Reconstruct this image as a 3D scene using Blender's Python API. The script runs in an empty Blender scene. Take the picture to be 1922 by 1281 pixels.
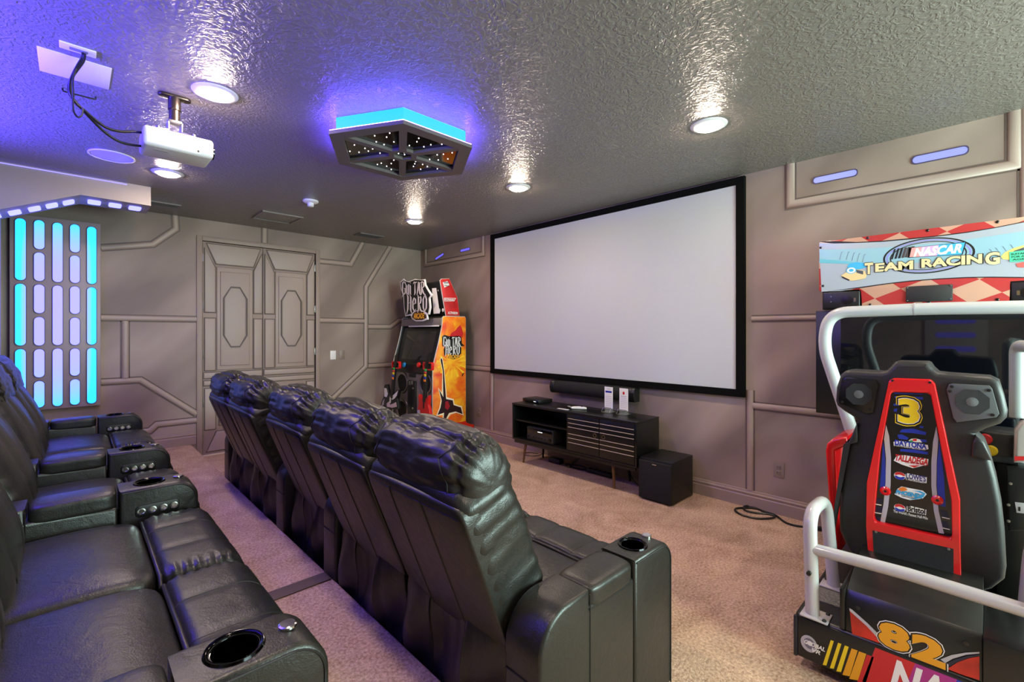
import bpy, bmesh, math, random
from mathutils import Vector, Matrix, noise
random.seed(7)
SC = bpy.context.scene
COL = SC.collection
PI = math.pi

# ---------------------------------------------------------------- camera
FPX, CXP, HORIZON = 858.0, 961.0, 625.0
YAW = math.atan((961 - 137) / 858.0)
CAMH, H = 1.431, 2.74
cam_d = bpy.data.cameras.new('camera')
cam_d.sensor_width = 36.0
cam_d.lens = FPX / 1922.0 * 36.0
cam_d.shift_y = -(640.5 - HORIZON) / 1922.0
cam_d.clip_start = 0.02
cam = bpy.data.objects.new('camera', cam_d)
cam.location = (0, 0, CAMH)
cam.rotation_euler = (PI / 2, 0, -YAW)
COL.objects.link(cam)
SC.camera = cam

# ---------------------------------------------------------------- world, light levels, exposure
SC.view_settings.view_transform = 'Standard'
SC.view_settings.look = 'None'
SC.view_settings.gamma = 1.0
SC.view_settings.use_curve_mapping = False
SC.view_settings.exposure = 0.84
world = bpy.data.worlds.new('world')
SC.world = world
world.use_nodes = True
world.node_tree.nodes['Background'].inputs[0].default_value = (0.62, 0.8, 0.78, 1)
world.node_tree.nodes['Background'].inputs[1].default_value = 1.0
DOWNLIGHT = 190.0
WARM = (1.0, 0.79, 0.63)
BLUE = (0.075, 0.045, 1.0)
WINDOW_W = 165.0         # daylight through the window behind the camera
WASH_W = 230.0
HEX_W = 42.0


def area_light(name, loc, rot, sx, sy, watts, color, spread=PI):
    d = bpy.data.lights.new(name, 'AREA')
    d.shape = 'RECTANGLE'
    d.size, d.size_y, d.energy, d.color, d.spread = sx, sy, watts, color, spread
    o = bpy.data.objects.new(name, d)
    o.location, o.rotation_euler = loc, rot
    COL.objects.link(o)
    return o


area_light('window_daylight', (2.6, -2.33, 1.45), (PI / 2, 0, 0), 2.3, 1.4, WINDOW_W, (0.72, 1.0, 0.92))
area_light('ceiling_wash_light', (-1.12, 3.05, 2.33), (PI, 0.72, 0), 0.05, 2.9, WASH_W, BLUE, math.radians(94))  # unseen blue light added to wash the upper left ceiling

# ---------------------------------------------------------------- photograph to place
_F = (math.sin(YAW), math.cos(YAW))
_R = (math.cos(YAW), -math.sin(YAW))


def _ray(px, py):
    a = (px - CXP) / FPX
    return Vector((_F[0] + a * _R[0], _F[1] + a * _R[1], -(py - HORIZON) / FPX))


def on_x(p, X):
    r = _ray(*p)
    return r * (X / r.x) + Vector((0, 0, CAMH))


def on_y(p, Y):
    r = _ray(*p)
    return r * (Y / r.y) + Vector((0, 0, CAMH))


def on_z(p, Z):
    r = _ray(*p)
    return r * ((Z - CAMH) / r.z) + Vector((0, 0, CAMH))


def crop(ox, oy, s):
    return lambda x, y: (ox + x / s, oy + y / s)


# ---------------------------------------------------------------- materials
def lin(c):
    return tuple(((v / 255.0) / 12.92 if v / 255.0 <= 0.04045 else ((v / 255.0 + 0.055) / 1.055) ** 2.4) for v in c) + (1.0,)


MATS = {}


def mat(name, col, rough=0.5, metal=0.0, bump=None, var=None, spec=None, coat=0.0, trans=0.0):
    if name in MATS:
        return MATS[name]
    m = bpy.data.materials.new(name)
    m.use_nodes = True
    nt = m.node_tree
    b = nt.nodes['Principled BSDF']
    b.inputs['Base Color'].default_value = lin(col)
    b.inputs['Roughness'].default_value = rough
    b.inputs['Metallic'].default_value = metal
    if spec is not None:
        b.inputs['Specular IOR Level'].default_value = spec
    if coat:
        b.inputs['Coat Weight'].default_value = coat
        b.inputs['Coat Roughness'].default_value = 0.06
    if trans:
        b.inputs['Transmission Weight'].default_value = trans
    tc = nt.nodes.new('ShaderNodeTexCoord')
    if var:
        n = nt.nodes.new('ShaderNodeTexNoise')
        n.inputs['Scale'].default_value = var[0]
        n.inputs['Detail'].default_value = 4
        nt.links.new(tc.outputs['Object'], n.inputs['Vector'])
        r = nt.nodes.new('ShaderNodeValToRGB')
        a, c = lin(col), var[1]
        r.color_ramp.elements[0].position, r.color_ramp.elements[1].position = 0.3, 0.7
        r.color_ramp.elements[0].color = tuple(x * (1 - c) for x in a[:3]) + (1,)
        r.color_ramp.elements[1].color = tuple(min(1, x * (1 + c)) for x in a[:3]) + (1,)
        nt.links.new(n.outputs['Fac'], r.inputs['Fac'])
        nt.links.new(r.outputs['Color'], b.inputs['Base Color'])
    if bump:
        n = nt.nodes.new('ShaderNodeTexNoise')
        n.inputs['Scale'].default_value = bump[0]
        n.inputs['Detail'].default_value = 5
        nt.links.new(tc.outputs['Object'], n.inputs['Vector'])
        bp = nt.nodes.new('ShaderNodeBump')
        bp.inputs['Strength'].default_value = bump[1]
        bp.inputs['Distance'].default_value = bump[2] if len(bump) > 2 else 0.01
        nt.links.new(n.outputs['Fac'], bp.inputs['Height'])
        nt.links.new(bp.outputs['Normal'], b.inputs['Normal'])
    MATS[name] = m
    return m


def emit(name, col, strength, base=(70, 70, 110)):
    if name in MATS:
        return MATS[name]
    m = mat(name, base, 0.4)
    b = m.node_tree.nodes['Principled BSDF']
    b.inputs['Emission Color'].default_value = lin(col)
    b.inputs['Emission Strength'].default_value = strength
    return m


def wall_material():
    m = mat('painted_wall', (158, 140, 131), 0.6)
    nt = m.node_tree
    b = nt.nodes['Principled BSDF']
    tc = nt.nodes.new('ShaderNodeTexCoord')
    # airbrushed streaks that lean the same way on every wall
    mp = nt.nodes.new('ShaderNodeCombineXYZ')
    for k, (vec, sc_) in enumerate((((1, -1, -1), 1.25), ((1, -1, 1), 0.42))):
        dp = nt.nodes.new('ShaderNodeVectorMath')
        dp.operation = 'DOT_PRODUCT'
        dp.inputs[1].default_value = tuple(c * sc_ for c in vec)
        nt.links.new(tc.outputs['Object'], dp.inputs[0])
        nt.links.new(dp.outputs['Value'], mp.inputs[k])
    n = nt.nodes.new('ShaderNodeTexNoise')
    n.inputs['Scale'].default_value = 1.1
    n.inputs['Detail'].default_value = 2
    nt.links.new(mp.outputs['Vector'], n.inputs['Vector'])
    r = nt.nodes.new('ShaderNodeValToRGB')
    r.color_ramp.elements[0].position, r.color_ramp.elements[1].position = 0.36, 0.68
    r.color_ramp.elements[0].color = lin((120, 104, 95))
    r.color_ramp.elements[1].color = lin((161, 143, 132))
    nt.links.new(n.outputs['Fac'], r.inputs['Fac'])
    nt.links.new(r.outputs['Color'], b.inputs['Base Color'])
    n2 = nt.nodes.new('ShaderNodeTexNoise')
    n2.inputs['Scale'].default_value = 130
    nt.links.new(tc.outputs['Object'], n2.inputs['Vector'])
    bp = nt.nodes.new('ShaderNodeBump')
    bp.inputs['Strength'].default_value = 0.12
    bp.inputs['Distance'].default_value = 0.004
    nt.links.new(n2.outputs['Fac'], bp.inputs['Height'])
    nt.links.new(bp.outputs['Normal'], b.inputs['Normal'])
    return m


def ceiling_material():
    m = mat('knockdown_ceiling', (118, 112, 106), 0.36, spec=0.55, coat=0.12)
    m.node_tree.nodes['Principled BSDF'].inputs['Coat Roughness'].default_value = 0.26
    m.node_tree.nodes['Principled BSDF'].inputs['Coat IOR'].default_value = 1.7
    nt = m.node_tree
    b = nt.nodes['Principled BSDF']
    tc = nt.nodes.new('ShaderNodeTexCoord')
    n = nt.nodes.new('ShaderNodeTexNoise')
    n.inputs['Scale'].default_value = 27
    n.inputs['Detail'].default_value = 3
    n.inputs['Distortion'].default_value = 1.6
    nt.links.new(tc.outputs['Object'], n.inputs['Vector'])
    r = nt.nodes.new('ShaderNodeValToRGB')
    r.color_ramp.elements[0].position, r.color_ramp.elements[1].position = 0.44, 0.6
    nt.links.new(n.outputs['Fac'], r.inputs['Fac'])
    bp = nt.nodes.new('ShaderNodeBump')
    bp.inputs['Strength'].default_value = 0.5
    bp.inputs['Distance'].default_value = 0.006
    nt.links.new(r.outputs['Color'], bp.inputs['Height'])
    nt.links.new(bp.outputs['Normal'], b.inputs['Normal'])
    nt.links.new(bp.outputs['Normal'], b.inputs['Coat Normal'])
    return m


def carpet_material():
    m = mat('carpet', (176, 150, 130), 0.95, spec=0.1)
    nt = m.node_tree
    b = nt.nodes['Principled BSDF']
    tc = nt.nodes.new('ShaderNodeTexCoord')
    n = nt.nodes.new('ShaderNodeTexNoise')
    n.inputs['Scale'].default_value = 75
    n.inputs['Detail'].default_value = 4
    n.inputs['Roughness'].default_value = 0.7
    nt.links.new(tc.outputs['Object'], n.inputs['Vector'])
    big = nt.nodes.new('ShaderNodeTexNoise')
    big.inputs['Scale'].default_value = 3.2
    big.inputs['Distortion'].default_value = 1.2
    nt.links.new(tc.outputs['Object'], big.inputs['Vector'])
    mx = nt.nodes.new('ShaderNodeMath')
    mx.operation = 'MULTIPLY_ADD'
    mx.inputs[1].default_value = 0.35
    nt.links.new(big.outputs['Fac'], mx.inputs[0])
    nt.links.new(n.outputs['Fac'], mx.inputs[2])
    r = nt.nodes.new('ShaderNodeValToRGB')
    r.color_ramp.elements[0].position, r.color_ramp.elements[1].position = 0.45, 0.9
    r.color_ramp.elements[0].color = lin((134, 102, 82))
    r.color_ramp.elements[1].color = lin((228, 194, 168))
    nt.links.new(mx.outputs[0], r.inputs['Fac'])
    nt.links.new(r.outputs['Color'], b.inputs['Base Color'])
    bp = nt.nodes.new('ShaderNodeBump')
    bp.inputs['Strength'].default_value = 0.8
    bp.inputs['Distance'].default_value = 0.012
    nt.links.new(n.outputs['Fac'], bp.inputs['Height'])
    nt.links.new(bp.outputs['Normal'], b.inputs['Normal'])
    return m


def leather_material():
    m = mat('black_leather', (31, 30, 27), 0.42)
    nt = m.node_tree
    b = nt.nodes['Principled BSDF']
    tc = nt.nodes.new('ShaderNodeTexCoord')
    v = nt.nodes.new('ShaderNodeTexVoronoi')
    v.inputs['Scale'].default_value = 260
    nt.links.new(tc.outputs['Object'], v.inputs['Vector'])
    n = nt.nodes.new('ShaderNodeTexNoise')
    n.inputs['Scale'].default_value = 26
    n.inputs['Detail'].default_value = 6
    n.inputs['Distortion'].default_value = 0.8
    nt.links.new(tc.outputs['Object'], n.inputs['Vector'])
    add = nt.nodes.new('ShaderNodeMath')
    add.operation = 'MULTIPLY_ADD'
    add.inputs[1].default_value = 0.16
    nt.links.new(v.outputs['Distance'], add.inputs[0])
    nt.links.new(n.outputs['Fac'], add.inputs[2])
    bp = nt.nodes.new('ShaderNodeBump')
    bp.inputs['Strength'].default_value = 0.22
    bp.inputs['Distance'].default_value = 0.008
    nt.links.new(add.outputs[0], bp.inputs['Height'])
    nt.links.new(bp.outputs['Normal'], b.inputs['Normal'])
    r = nt.nodes.new('ShaderNodeMapRange')
    r.inputs['To Min'].default_value = 0.29
    r.inputs['To Max'].default_value = 0.46
    nt.links.new(n.outputs['Fac'], r.inputs['Value'])
    nt.links.new(r.outputs['Result'], b.inputs['Roughness'])
    return m


WALL = wall_material()
CEIL = ceiling_material()
CARPET = carpet_material()
LEATHER = leather_material()
TRIM = mat('painted_trim', (146, 128, 118), 0.5)
MOLD = mat('painted_molding', (156, 138, 128), 0.45)
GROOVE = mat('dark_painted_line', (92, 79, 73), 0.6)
BLACK = mat('black_plastic', (18, 18, 18), 0.4)
MATTE = mat('matte_black', (12, 12, 12), 0.75)
VELVET = mat('black_velvet', (9, 9, 9), 0.9, spec=0.1)
SATIN = mat('satin_black_paint', (16, 16, 15), 0.34)
TEXBLK = mat('textured_black_plastic', (30, 30, 31), 0.46, bump=(320, 0.2, 0.003))
GLOSS = mat('glossy_black_glass', (5, 5, 8), 0.05, spec=0.7)
WHITE = mat('white_plastic', (226, 224, 222), 0.35)
WHITEP = mat('white_enamel', (180, 175, 175), 0.22, coat=0.4)
CHROME = mat('chrome', (214, 212, 208), 0.18, 1.0)
STEEL = mat('brushed_steel', (160, 158, 154), 0.35, 1.0)
DARKSTEEL = mat('dark_metal', (60, 58, 56), 0.3, 1.0)
RED = mat('glossy_red', (214, 22, 26), 0.22, coat=0.5)
REDF = mat('flat_red', (196, 30, 36), 0.4)
YELLOW = mat('yellow', (236, 206, 28), 0.4)
GOLD = mat('gold_yellow', (226, 158, 24), 0.35)
BLUEP = mat('royal_blue', (30, 52, 160), 0.35)
NAVY = mat('navy', (18, 22, 52), 0.35)
SKYB = mat('sky_blue', (60, 164, 214), 0.4)
SILVER = mat('silver_grey', (178, 176, 182), 0.35)
WALNUT = mat('walnut', (104, 72, 40), 0.4, var=(14, 0.3))
PRINTW = mat('print_white', (232, 230, 228), 0.45)
PRINTK = mat('print_black', (12, 12, 12), 0.45)


# ---------------------------------------------------------------- mesh helpers
def tag(o, label=None, cat=None, group=None, kind=None):
    if label:
        o['label'] = label
    if cat:
        o['category'] = cat
    if group:
        o['group'] = group
    if kind:
        o['kind'] = kind
    return o


def thing(name, label, cat, loc=(0, 0, 0), rz=0.0, group=None):
    o = bpy.data.objects.new(name, None)
    o.empty_display_size = 0.1
    o.location = loc
    o.rotation_euler = (0, 0, rz)
    COL.objects.link(o)
    return tag(o, label, cat, group)


def to_mesh(bm, name, m, smooth=35, normals=True):
    me = bpy.data.meshes.new(name)
    if normals:
        bmesh.ops.recalc_face_normals(bm, faces=bm.faces[:])
    bm.to_mesh(me)
    bm.free()
    if m:
        me.materials.append(m)
    if smooth:
        me.polygons.foreach_set('use_smooth', [True] * len(me.polygons))
        me.set_sharp_from_angle(angle=math.radians(smooth))
    return me


def link(name, me, parent=None, loc=None):
    """parts are written in world coordinates unless their thing has been moved on purpose"""
    o = bpy.data.objects.new(name, me)
    COL.objects.link(o)
    if parent is not None:
        o.parent = parent
        root = parent
        off = Vector((0, 0, 0))
        while root is not None:
            off += Vector(root.location)
            root = root.parent
        o['_w'] = 1
        o.location = (Vector(loc) if loc is not None else Vector((0, 0, 0))) - off
        del o['_w']
    elif loc is not None:
        o.location = loc
    return o


def obj(name, bm, m, parent=None, smooth=35):
    return link(name, to_mesh(bm, name, m, smooth), parent)


def struct(name, bm, m, parent=None, smooth=35):
    o = obj(name, bm, m, parent, smooth)
    if parent is None:
        tag(o, kind='structure')
    return o


def join(bm, tmp):
    me = bpy.data.meshes.new('tmp')
    tmp.to_mesh(me)
    tmp.free()
    bm.from_mesh(me)
    bpy.data.meshes.remove(me)
    return bm


def NB():
    return bmesh.new()


def box(bm, x0, x1, y0, y1, z0, z1, bev=0.0, seg=2, M=None):
    t = bmesh.new()
    bmesh.ops.create_cube(t, size=1.0)
    for v in t.verts:
        v.co = Vector(((x0 + x1) / 2 + v.co.x * (x1 - x0), (y0 + y1) / 2 + v.co.y * (y1 - y0), (z0 + z1) / 2 + v.co.z * (z1 - z0)))
    if bev > 0:
        bmesh.ops.bevel(t, geom=t.edges[:], offset=bev, segments=seg, profile=0.5, affect='EDGES')
    if M is not None:
        t.transform(M)
    return join(bm, t)


def poly3(bm, lo, hi, bev=0.0, seg=2, holes=None):
    """solid between two matching loops of points"""
    t = bmesh.new()
    n = len(lo)
    a = [t.verts.new(p) for p in lo]
    b = [t.verts.new(p) for p in hi]
    fa = t.faces.new(a)
    fb = t.faces.new(list(reversed(b)))
    for i in range(n):
        t.faces.new((a[i], b[i], b[(i + 1) % n], a[(i + 1) % n]))
    bmesh.ops.recalc_face_normals(t, faces=t.faces[:])
    if bev > 0:
        bmesh.ops.bevel(t, geom=list(fa.edges) + list(fb.edges), offset=bev, segments=seg, profile=0.5, affect='EDGES')
    bmesh.ops.triangulate(t, faces=[f for f in t.faces if len(f.verts) > 4])
    return join(bm, t)


def prism(bm, pts, axis, a, b, bev=0.0, seg=2):
    """pts in the plane across `axis`: x -> (y,z), y -> (x,z), z -> (x,y)"""
    def P(p, d):
        if axis == 'x':
            return Vector((d, p[0], p[1]))
        if axis == 'y':
            return Vector((p[0], d, p[1]))
        return Vector((p[0], p[1], d))
    return poly3(bm, [P(p, a) for p in pts], [P(p, b) for p in pts], bev, seg)


def ring(bm, outer, inner, axis, a, b):
    """flat frame between two loops with the same number of points, extruded along axis"""
    def P(p, d):
        if axis == 'x':
            return Vector((d, p[0], p[1]))
        if axis == 'y':
            return Vector((p[0], d, p[1]))
        return Vector((p[0], p[1], d))
    n = len(outer)
    O = [[bm.verts.new(P(p, d)) for p in outer] for d in (a, b)]
    I = [[bm.verts.new(P(p, d)) for p in inner] for d in (a, b)]
    for i in range(n):
        j = (i + 1) % n
        bm.faces.new((O[0][i], O[0][j], I[0][j], I[0][i]))
        bm.faces.new((O[1][i], I[1][i], I[1][j], O[1][j]))
        bm.faces.new((O[0][i], O[1][i], O[1][j], O[0][j]))
        bm.faces.new((I[0][i], I[0][j], I[1][j], I[1][i]))
    return bm


def smooth_path(pts, k=6, closed=False):
    P = [Vector(p) for p in pts]
    n = len(P)
    out = []
    rng = n if closed else n - 1
    for i in range(rng):
        p0 = P[(i - 1) % n] if (closed or i > 0) else P[0]
        p1, p2 = P[i], P[(i + 1) % n]
        p3 = P[(i + 2) % n] if (closed or i + 2 < n) else P[-1]
        for s in range(k):
            t = s / k
            out.append(0.5 * ((2 * p1) + (-p0 + p2) * t + (2 * p0 - 5 * p1 + 4 * p2 - p3) * t * t + (-p0 + 3 * p1 - 3 * p2 + p3) * t ** 3))
    if not closed:
        out.append(P[-1])
    return out


def fillet(pts, r, k=5):
    """round the inner corners of an open polyline"""
    P = [Vector(p) for p in pts]
    out = [P[0]]
    for i in range(1, len(P) - 1):
        a, b, c = P[i - 1], P[i], P[i + 1]
        d1, d2 = (a - b), (c - b)
        rr = min(r, d1.length * 0.49, d2.length * 0.49)
        s, e = b + d1.normalized() * rr, b + d2.normalized() * rr
        for q in range(k + 1):
            t = q / k
            out.append((1 - t) ** 2 * s + 2 * t * (1 - t) * b + t * t * e)
    out.append(P[-1])
    return out


def tube(bm, pts, r, seg=10, closed=False):
    P = [Vector(p) for p in pts]
    n = len(P)
    rad = r if isinstance(r, (list, tuple)) else [r] * n
    rings = []
    up = None
    for i in range(n):
        if closed:
            d = (P[(i + 1) % n] - P[i - 1]).normalized()
        else:
            d = (P[min(i + 1, n - 1)] - P[max(i - 1, 0)]).normalized()
        if up is None:
            up = d.orthogonal().normalized()
        else:
            up = (up - d * up.dot(d)).normalized()
        s = d.cross(up)
        rings.append([bm.verts.new(P[i] + (up * math.cos(2 * PI * q / seg) + s * math.sin(2 * PI * q / seg)) * rad[i]) for q in range(seg)])
    m = n if closed else n - 1
    for i in range(m):
        A, B = rings[i], rings[(i + 1) % n]
        for q in range(seg):
            bm.faces.new((A[q], A[(q + 1) % seg], B[(q + 1) % seg], B[q]))
    if not closed:
        bm.faces.new(list(reversed(rings[0])))
        bm.faces.new(rings[-1])
    return bm


def lathe(bm, prof, c=(0, 0, 0), seg=28, M=None, cap=True):
    t = bmesh.new()
    rings = []
    for r, z in prof:
        rings.append([t.verts.new((max(r, 1e-5) * math.cos(2 * PI * q / seg), max(r, 1e-5) * math.sin(2 * PI * q / seg), z)) for q in range(seg)])
    for A, B in zip(rings, rings[1:]):
        for q in range(seg):
            t.faces.new((A[q], A[(q + 1) % seg], B[(q + 1) % seg], B[q]))
    if cap:
        t.faces.new(list(reversed(rings[0])))
        t.faces.new(rings[-1])
    bmesh.ops.remove_doubles(t, verts=t.verts[:], dist=1e-5)
    if M is not None:
        t.transform(M)
    t.transform(Matrix.Translation(Vector(c)))
    return join(bm, t)


def soft_norm(af, ab, ny):
    """rounding of a cushion: exponent af at its front (+x), ab at its back, ny towards its sides"""
    def f(q):
        t = min(1.0, max(0.0, q.x * 1.5 + 0.5))
        a = ab + (af - ab) * t
        r = ((abs(q.x) ** a + abs(q.z) ** a) ** (ny / a) + abs(q.y) ** ny) ** (1 / ny)
        return q / r
    return f


def on_cushion(raw, size, norm, fn, M):
    q = norm(Vector(raw))
    p = Vector((q.x * size[0] / 2, q.y * size[1] / 2, q.z * size[2] / 2))
    if fn:
        p = fn(p, q)
    return M @ p


def seam_line(bm, raws, size, norm, fn, M, r=0.0022):
    tube(bm, [on_cushion(q, size, norm, fn, M) for q in raws], r, 6)


def cushion(bm, size, n=5.0, seg=22, fn=None, M=None, norm=None):
    t = bmesh.new()
    bmesh.ops.create_cube(t, size=2.0)
    bmesh.ops.subdivide_edges(t, edges=t.edges[:], cuts=seg - 1, use_grid_fill=True)
    hx, hy, hz = size[0] / 2, size[1] / 2, size[2] / 2
    for v in t.verts:
        q = Vector([math.copysign(abs(c) ** 0.85, c) for c in v.co])
        r = (abs(q.x) ** n + abs(q.y) ** n + abs(q.z) ** n) ** (1 / n)
        q = norm(q) if norm else q / r
        p = Vector((q.x * hx, q.y * hy, q.z * hz))
        v.co = fn(p, q) if fn else p
    if M is not None:
        t.transform(M)
    return join(bm, t)


def rrect(w, h, r, k=5, c=(0, 0)):
    pts = []
    for cx, cy, a0 in ((w / 2 - r, h / 2 - r, 0), (-w / 2 + r, h / 2 - r, PI / 2), (-w / 2 + r, -h / 2 + r, PI), (w / 2 - r, -h / 2 + r, 1.5 * PI)):
        for i in range(k + 1):
            a = a0 + PI / 2 * i / k
            pts.append((c[0] + cx + r * math.cos(a), c[1] + cy + r * math.sin(a)))
    return pts


def ell(cx, cy, rx, ry, n=24, a0=0.0, a1=2 * PI):
    full = abs(a1 - a0 - 2 * PI) < 1e-6
    return [(cx + rx * math.cos(a0 + (a1 - a0) * i / (n if full else n - 1)), cy + ry * math.sin(a0 + (a1 - a0) * i / (n if full else n - 1))) for i in range(n)]


FACE_NX = Matrix(((0, 0, -1), (-1, 0, 0), (0, 1, 0)))     # text readable from -X
FACE_NY = Matrix(((1, 0, 0), (0, 0, -1), (0, 1, 0)))      # text readable from -Y
FACE_UP = Matrix(((1, 0, 0), (0, 1, 0), (0, 0, 1)))


def text(name, body, m, parent, c, face, w=None, h=None, bold=0.0, shear=0.0, depth=0.0006, spacing=1.0):
    cu = bpy.data.curves.new(name, 'FONT')
    cu.body = body
    cu.size = 1.0
    cu.offset = bold
    cu.shear = shear
    cu.space_character = spacing
    cu.resolution_u = 3
    o = bpy.data.objects.new(name, cu)
    COL.objects.link(o)
    dg = bpy.context.evaluated_depsgraph_get()
    me = bpy.data.meshes.new_from_object(o.evaluated_get(dg))
    bpy.data.objects.remove(o)
    bpy.data.curves.remove(cu)
    xs = [v.co.x for v in me.vertices]
    ys = [v.co.y for v in me.vertices]
    x0, x1, y0, y1 = min(xs), max(xs), min(ys), max(ys)
    sx = sy = None
    if w:
        sx = w / (x1 - x0)
    if h:
        sy = h / (y1 - y0)
    sx = sx or sy
    sy = sy or sx
    bm = bmesh.new()
    bm.from_mesh(me)
    bpy.data.meshes.remove(me)
    for v in bm.verts:
        v.co = face @ Vector(((v.co.x - (x0 + x1) / 2) * sx, (v.co.y - (y0 + y1) / 2) * sy, depth)) + Vector(c)
    return link(name, to_mesh(bm, name, m, 0, normals=False), parent)


def outlined(name, body, m, mo, parent, c, face, w, h, bold, edge, shear=0.0, spacing=1.0, depth=0.0012):
    text(name, body, mo, parent, c, face, w * 1.04, h * 1.10, bold + edge, shear, depth, spacing)
    return text(name, body, m, parent, c, face, w, h, bold, shear, depth + 0.0012, spacing)


def decal(name, pts, m, parent, axis, d, thick=0.0006):
    """thin printed shape: pts in world (y,z) for axis x or (x,z) for axis y; faces the camera side"""
    bm = NB()
    prism(bm, pts, axis, d - thick, d)
    return obj(name, bm, m, parent, smooth=0)

# ================================================================ THE ROOM
XR, YF, XL, YN = 4.01, 6.28, -1.25, -2.4
PLAT, PX = 0.16, 0.975

bm = NB(); box(bm, XL - 0.1, XR + 0.1, YN - 0.1, YF + 0.1, -0.08, 0.0)
struct('floor', bm, CARPET)
bm = NB(); box(bm, XL, PX, YN + 0.6, YF - 0.001, 0.001, PLAT, 0.018, 3)
tag(struct('floor_riser', bm, CARPET), 'carpeted riser step under the rear row of recliners')
bm = NB(); box(bm, XL - 0.1, XR + 0.1, YN - 0.1, YF + 0.1, H, H + 0.08)
struct('ceiling', bm, CEIL)
bm = NB(); box(bm, XR, XR + 0.1, YN - 0.1, YF + 0.1, 0, H)
wall_right = struct('wall_right', bm, WALL)
# far wall with the door opening
DX0, DX1, DZ = 1.075, 2.358, 2.495
bm = NB()
box(bm, XL - 0.1, DX0, YF, YF + 0.12, 0, H)
box(bm, DX1, XR, YF, YF + 0.12, 0, H)
box(bm, DX0, DX1, YF, YF + 0.12, DZ, H)
wall_far = struct('wall_far', bm, WALL)
bm = NB(); box(bm, XL - 0.1, XL, YN - 0.1, YF, 0, H)
wall_left = struct('wall_left', bm, WALL)
bm = NB()
box(bm, XL, 1.4, YN - 0.1, YN, 0, H); box(bm, 3.8, XR, YN - 0.1, YN, 0, H)
box(bm, 1.4, 3.8, YN - 0.1, YN, 0, 0.72); box(bm, 1.4, 3.8, YN - 0.1, YN, 2.18, H)
struct('wall_near', bm, WALL)
bm = NB()
for x in (1.42, 2.6, 3.78):
    box(bm, x - 0.025, x + 0.025, YN - 0.07, YN - 0.02, 0.72, 2.18)
for z in (0.745, 1.45, 2.155):
    box(bm, 1.4, 3.8, YN - 0.07, YN - 0.02, z - 0.025, z + 0.025)
win = struct('window_1', bm, WHITE)
bm = NB(); box(bm, 1.42, 3.78, YN - 0.05, YN - 0.045, 0.74, 2.16)
obj('pane', bm, mat('window_glass', (235, 245, 245), 0.02, trans=1.0), win)


def baseboard(name, p0, p1, normal, z0=0.0):
    """stepped skirting with a profile that runs from p0 to p1"""
    prof = [(0.0, 0.0), (0.016, 0.0), (0.016, 0.088), (0.012, 0.096), (0.012, 0.104), (0.0155, 0.108), (0.0155, 0.117), (0.009, 0.124), (0.009, 0.131), (0.006, 0.138), (0.0, 0.14)]
    n = Vector(normal)
    A, B = Vector(p0), Vector(p1)
    bm = NB()
    poly3(bm, [A + n * a + Vector((0, 0, z0 + b)) for a, b in prof], [B + n * a + Vector((0, 0, z0 + b)) for a, b in prof])
    return struct(name, bm, TRIM, smooth=25)


bm = NB(); box(bm, XL, XL + 0.16, 1.3, 4.9, 2.22, 2.26, 0.004); box(bm, XL + 0.15, XL + 0.165, 1.3, 4.9, 2.22, 2.30, 0.003)
struct('wash_light_ledge', bm, TRIM)  # unseen ledge added on the left wall under the blue ceiling light
baseboard('baseboard_right', (XR, YN, 0.0), (XR, YF, 0.0), (-1, 0, 0))
baseboard('baseboard_far_1', (DX1 + 0.06, YF, 0.0), (XR, YF, 0.0), (0, -1, 0))
baseboard('baseboard_far_2', (XL, YF, 0.0), (DX0 - 0.06, YF, 0.0), (0, -1, 0), PLAT)


def strip(wall, pts, face, w=0.058, d=0.016, name='molding'):
    """half-round moulding on a wall along a polyline of (x,z) or (y,z); joints mitred"""
    P = [Vector((a, b)) for a, b in pts]
    o = strip_mesh(wall, P, face, w, d, [(-0.5, 0), (-0.48, 0.35), (-0.3, 0.85), (0, 1.0), (0.3, 0.85), (0.48, 0.35), (0.5, 0)], name, MOLD)
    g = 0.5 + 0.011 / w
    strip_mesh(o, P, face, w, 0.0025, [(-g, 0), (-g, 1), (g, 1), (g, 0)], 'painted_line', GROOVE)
    return o


def strip_mesh(wall, P, face, w, d, prof, name, m):
    n = len(P)
    bm = NB()
    rows = []
    for i in range(n):
        if i == 0:
            t = (P[1] - P[0]).normalized(); k = 1.0; nn = Vector((-t.y, t.x))
        elif i == n - 1:
            t = (P[-1] - P[-2]).normalized(); k = 1.0; nn = Vector((-t.y, t.x))
        else:
            t1, t2 = (P[i] - P[i - 1]).normalized(), (P[i + 1] - P[i]).normalized()
            t = (t1 + t2).normalized(); nn = Vector((-t.y, t.x))
            k = 1.0 / max(0.35, nn.dot(Vector((-t1.y, t1.x))))
        row = []
        for a, b in prof:
            q = P[i] + nn * (a * w * k)
            if face == 'x':
                row.append(bm.verts.new((XR - b * d, q.x, q.y)))
            else:
                row.append(bm.verts.new((q.x, YF - b * d, q.y)))
        rows.append(row)
    for A, B in zip(rows, rows[1:]):
        for j in range(len(prof) - 1):
            bm.faces.new((A[j], A[j + 1], B[j + 1], B[j]))
    for r in (rows[0], rows[-1]):
        bm.faces.new(r)
    return obj(name, bm, m, wall, smooth=50)


def fw(pxs):
    return [(v.x, v.z) for v in (on_y(p, YF) for p in pxs)]


def rw(pxs):
    return [(v.y, v.z) for v in (on_x(p, XR) for p in pxs)]


xd0, xd1 = DX0 - 0.055, DX1 + 0.055
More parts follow.
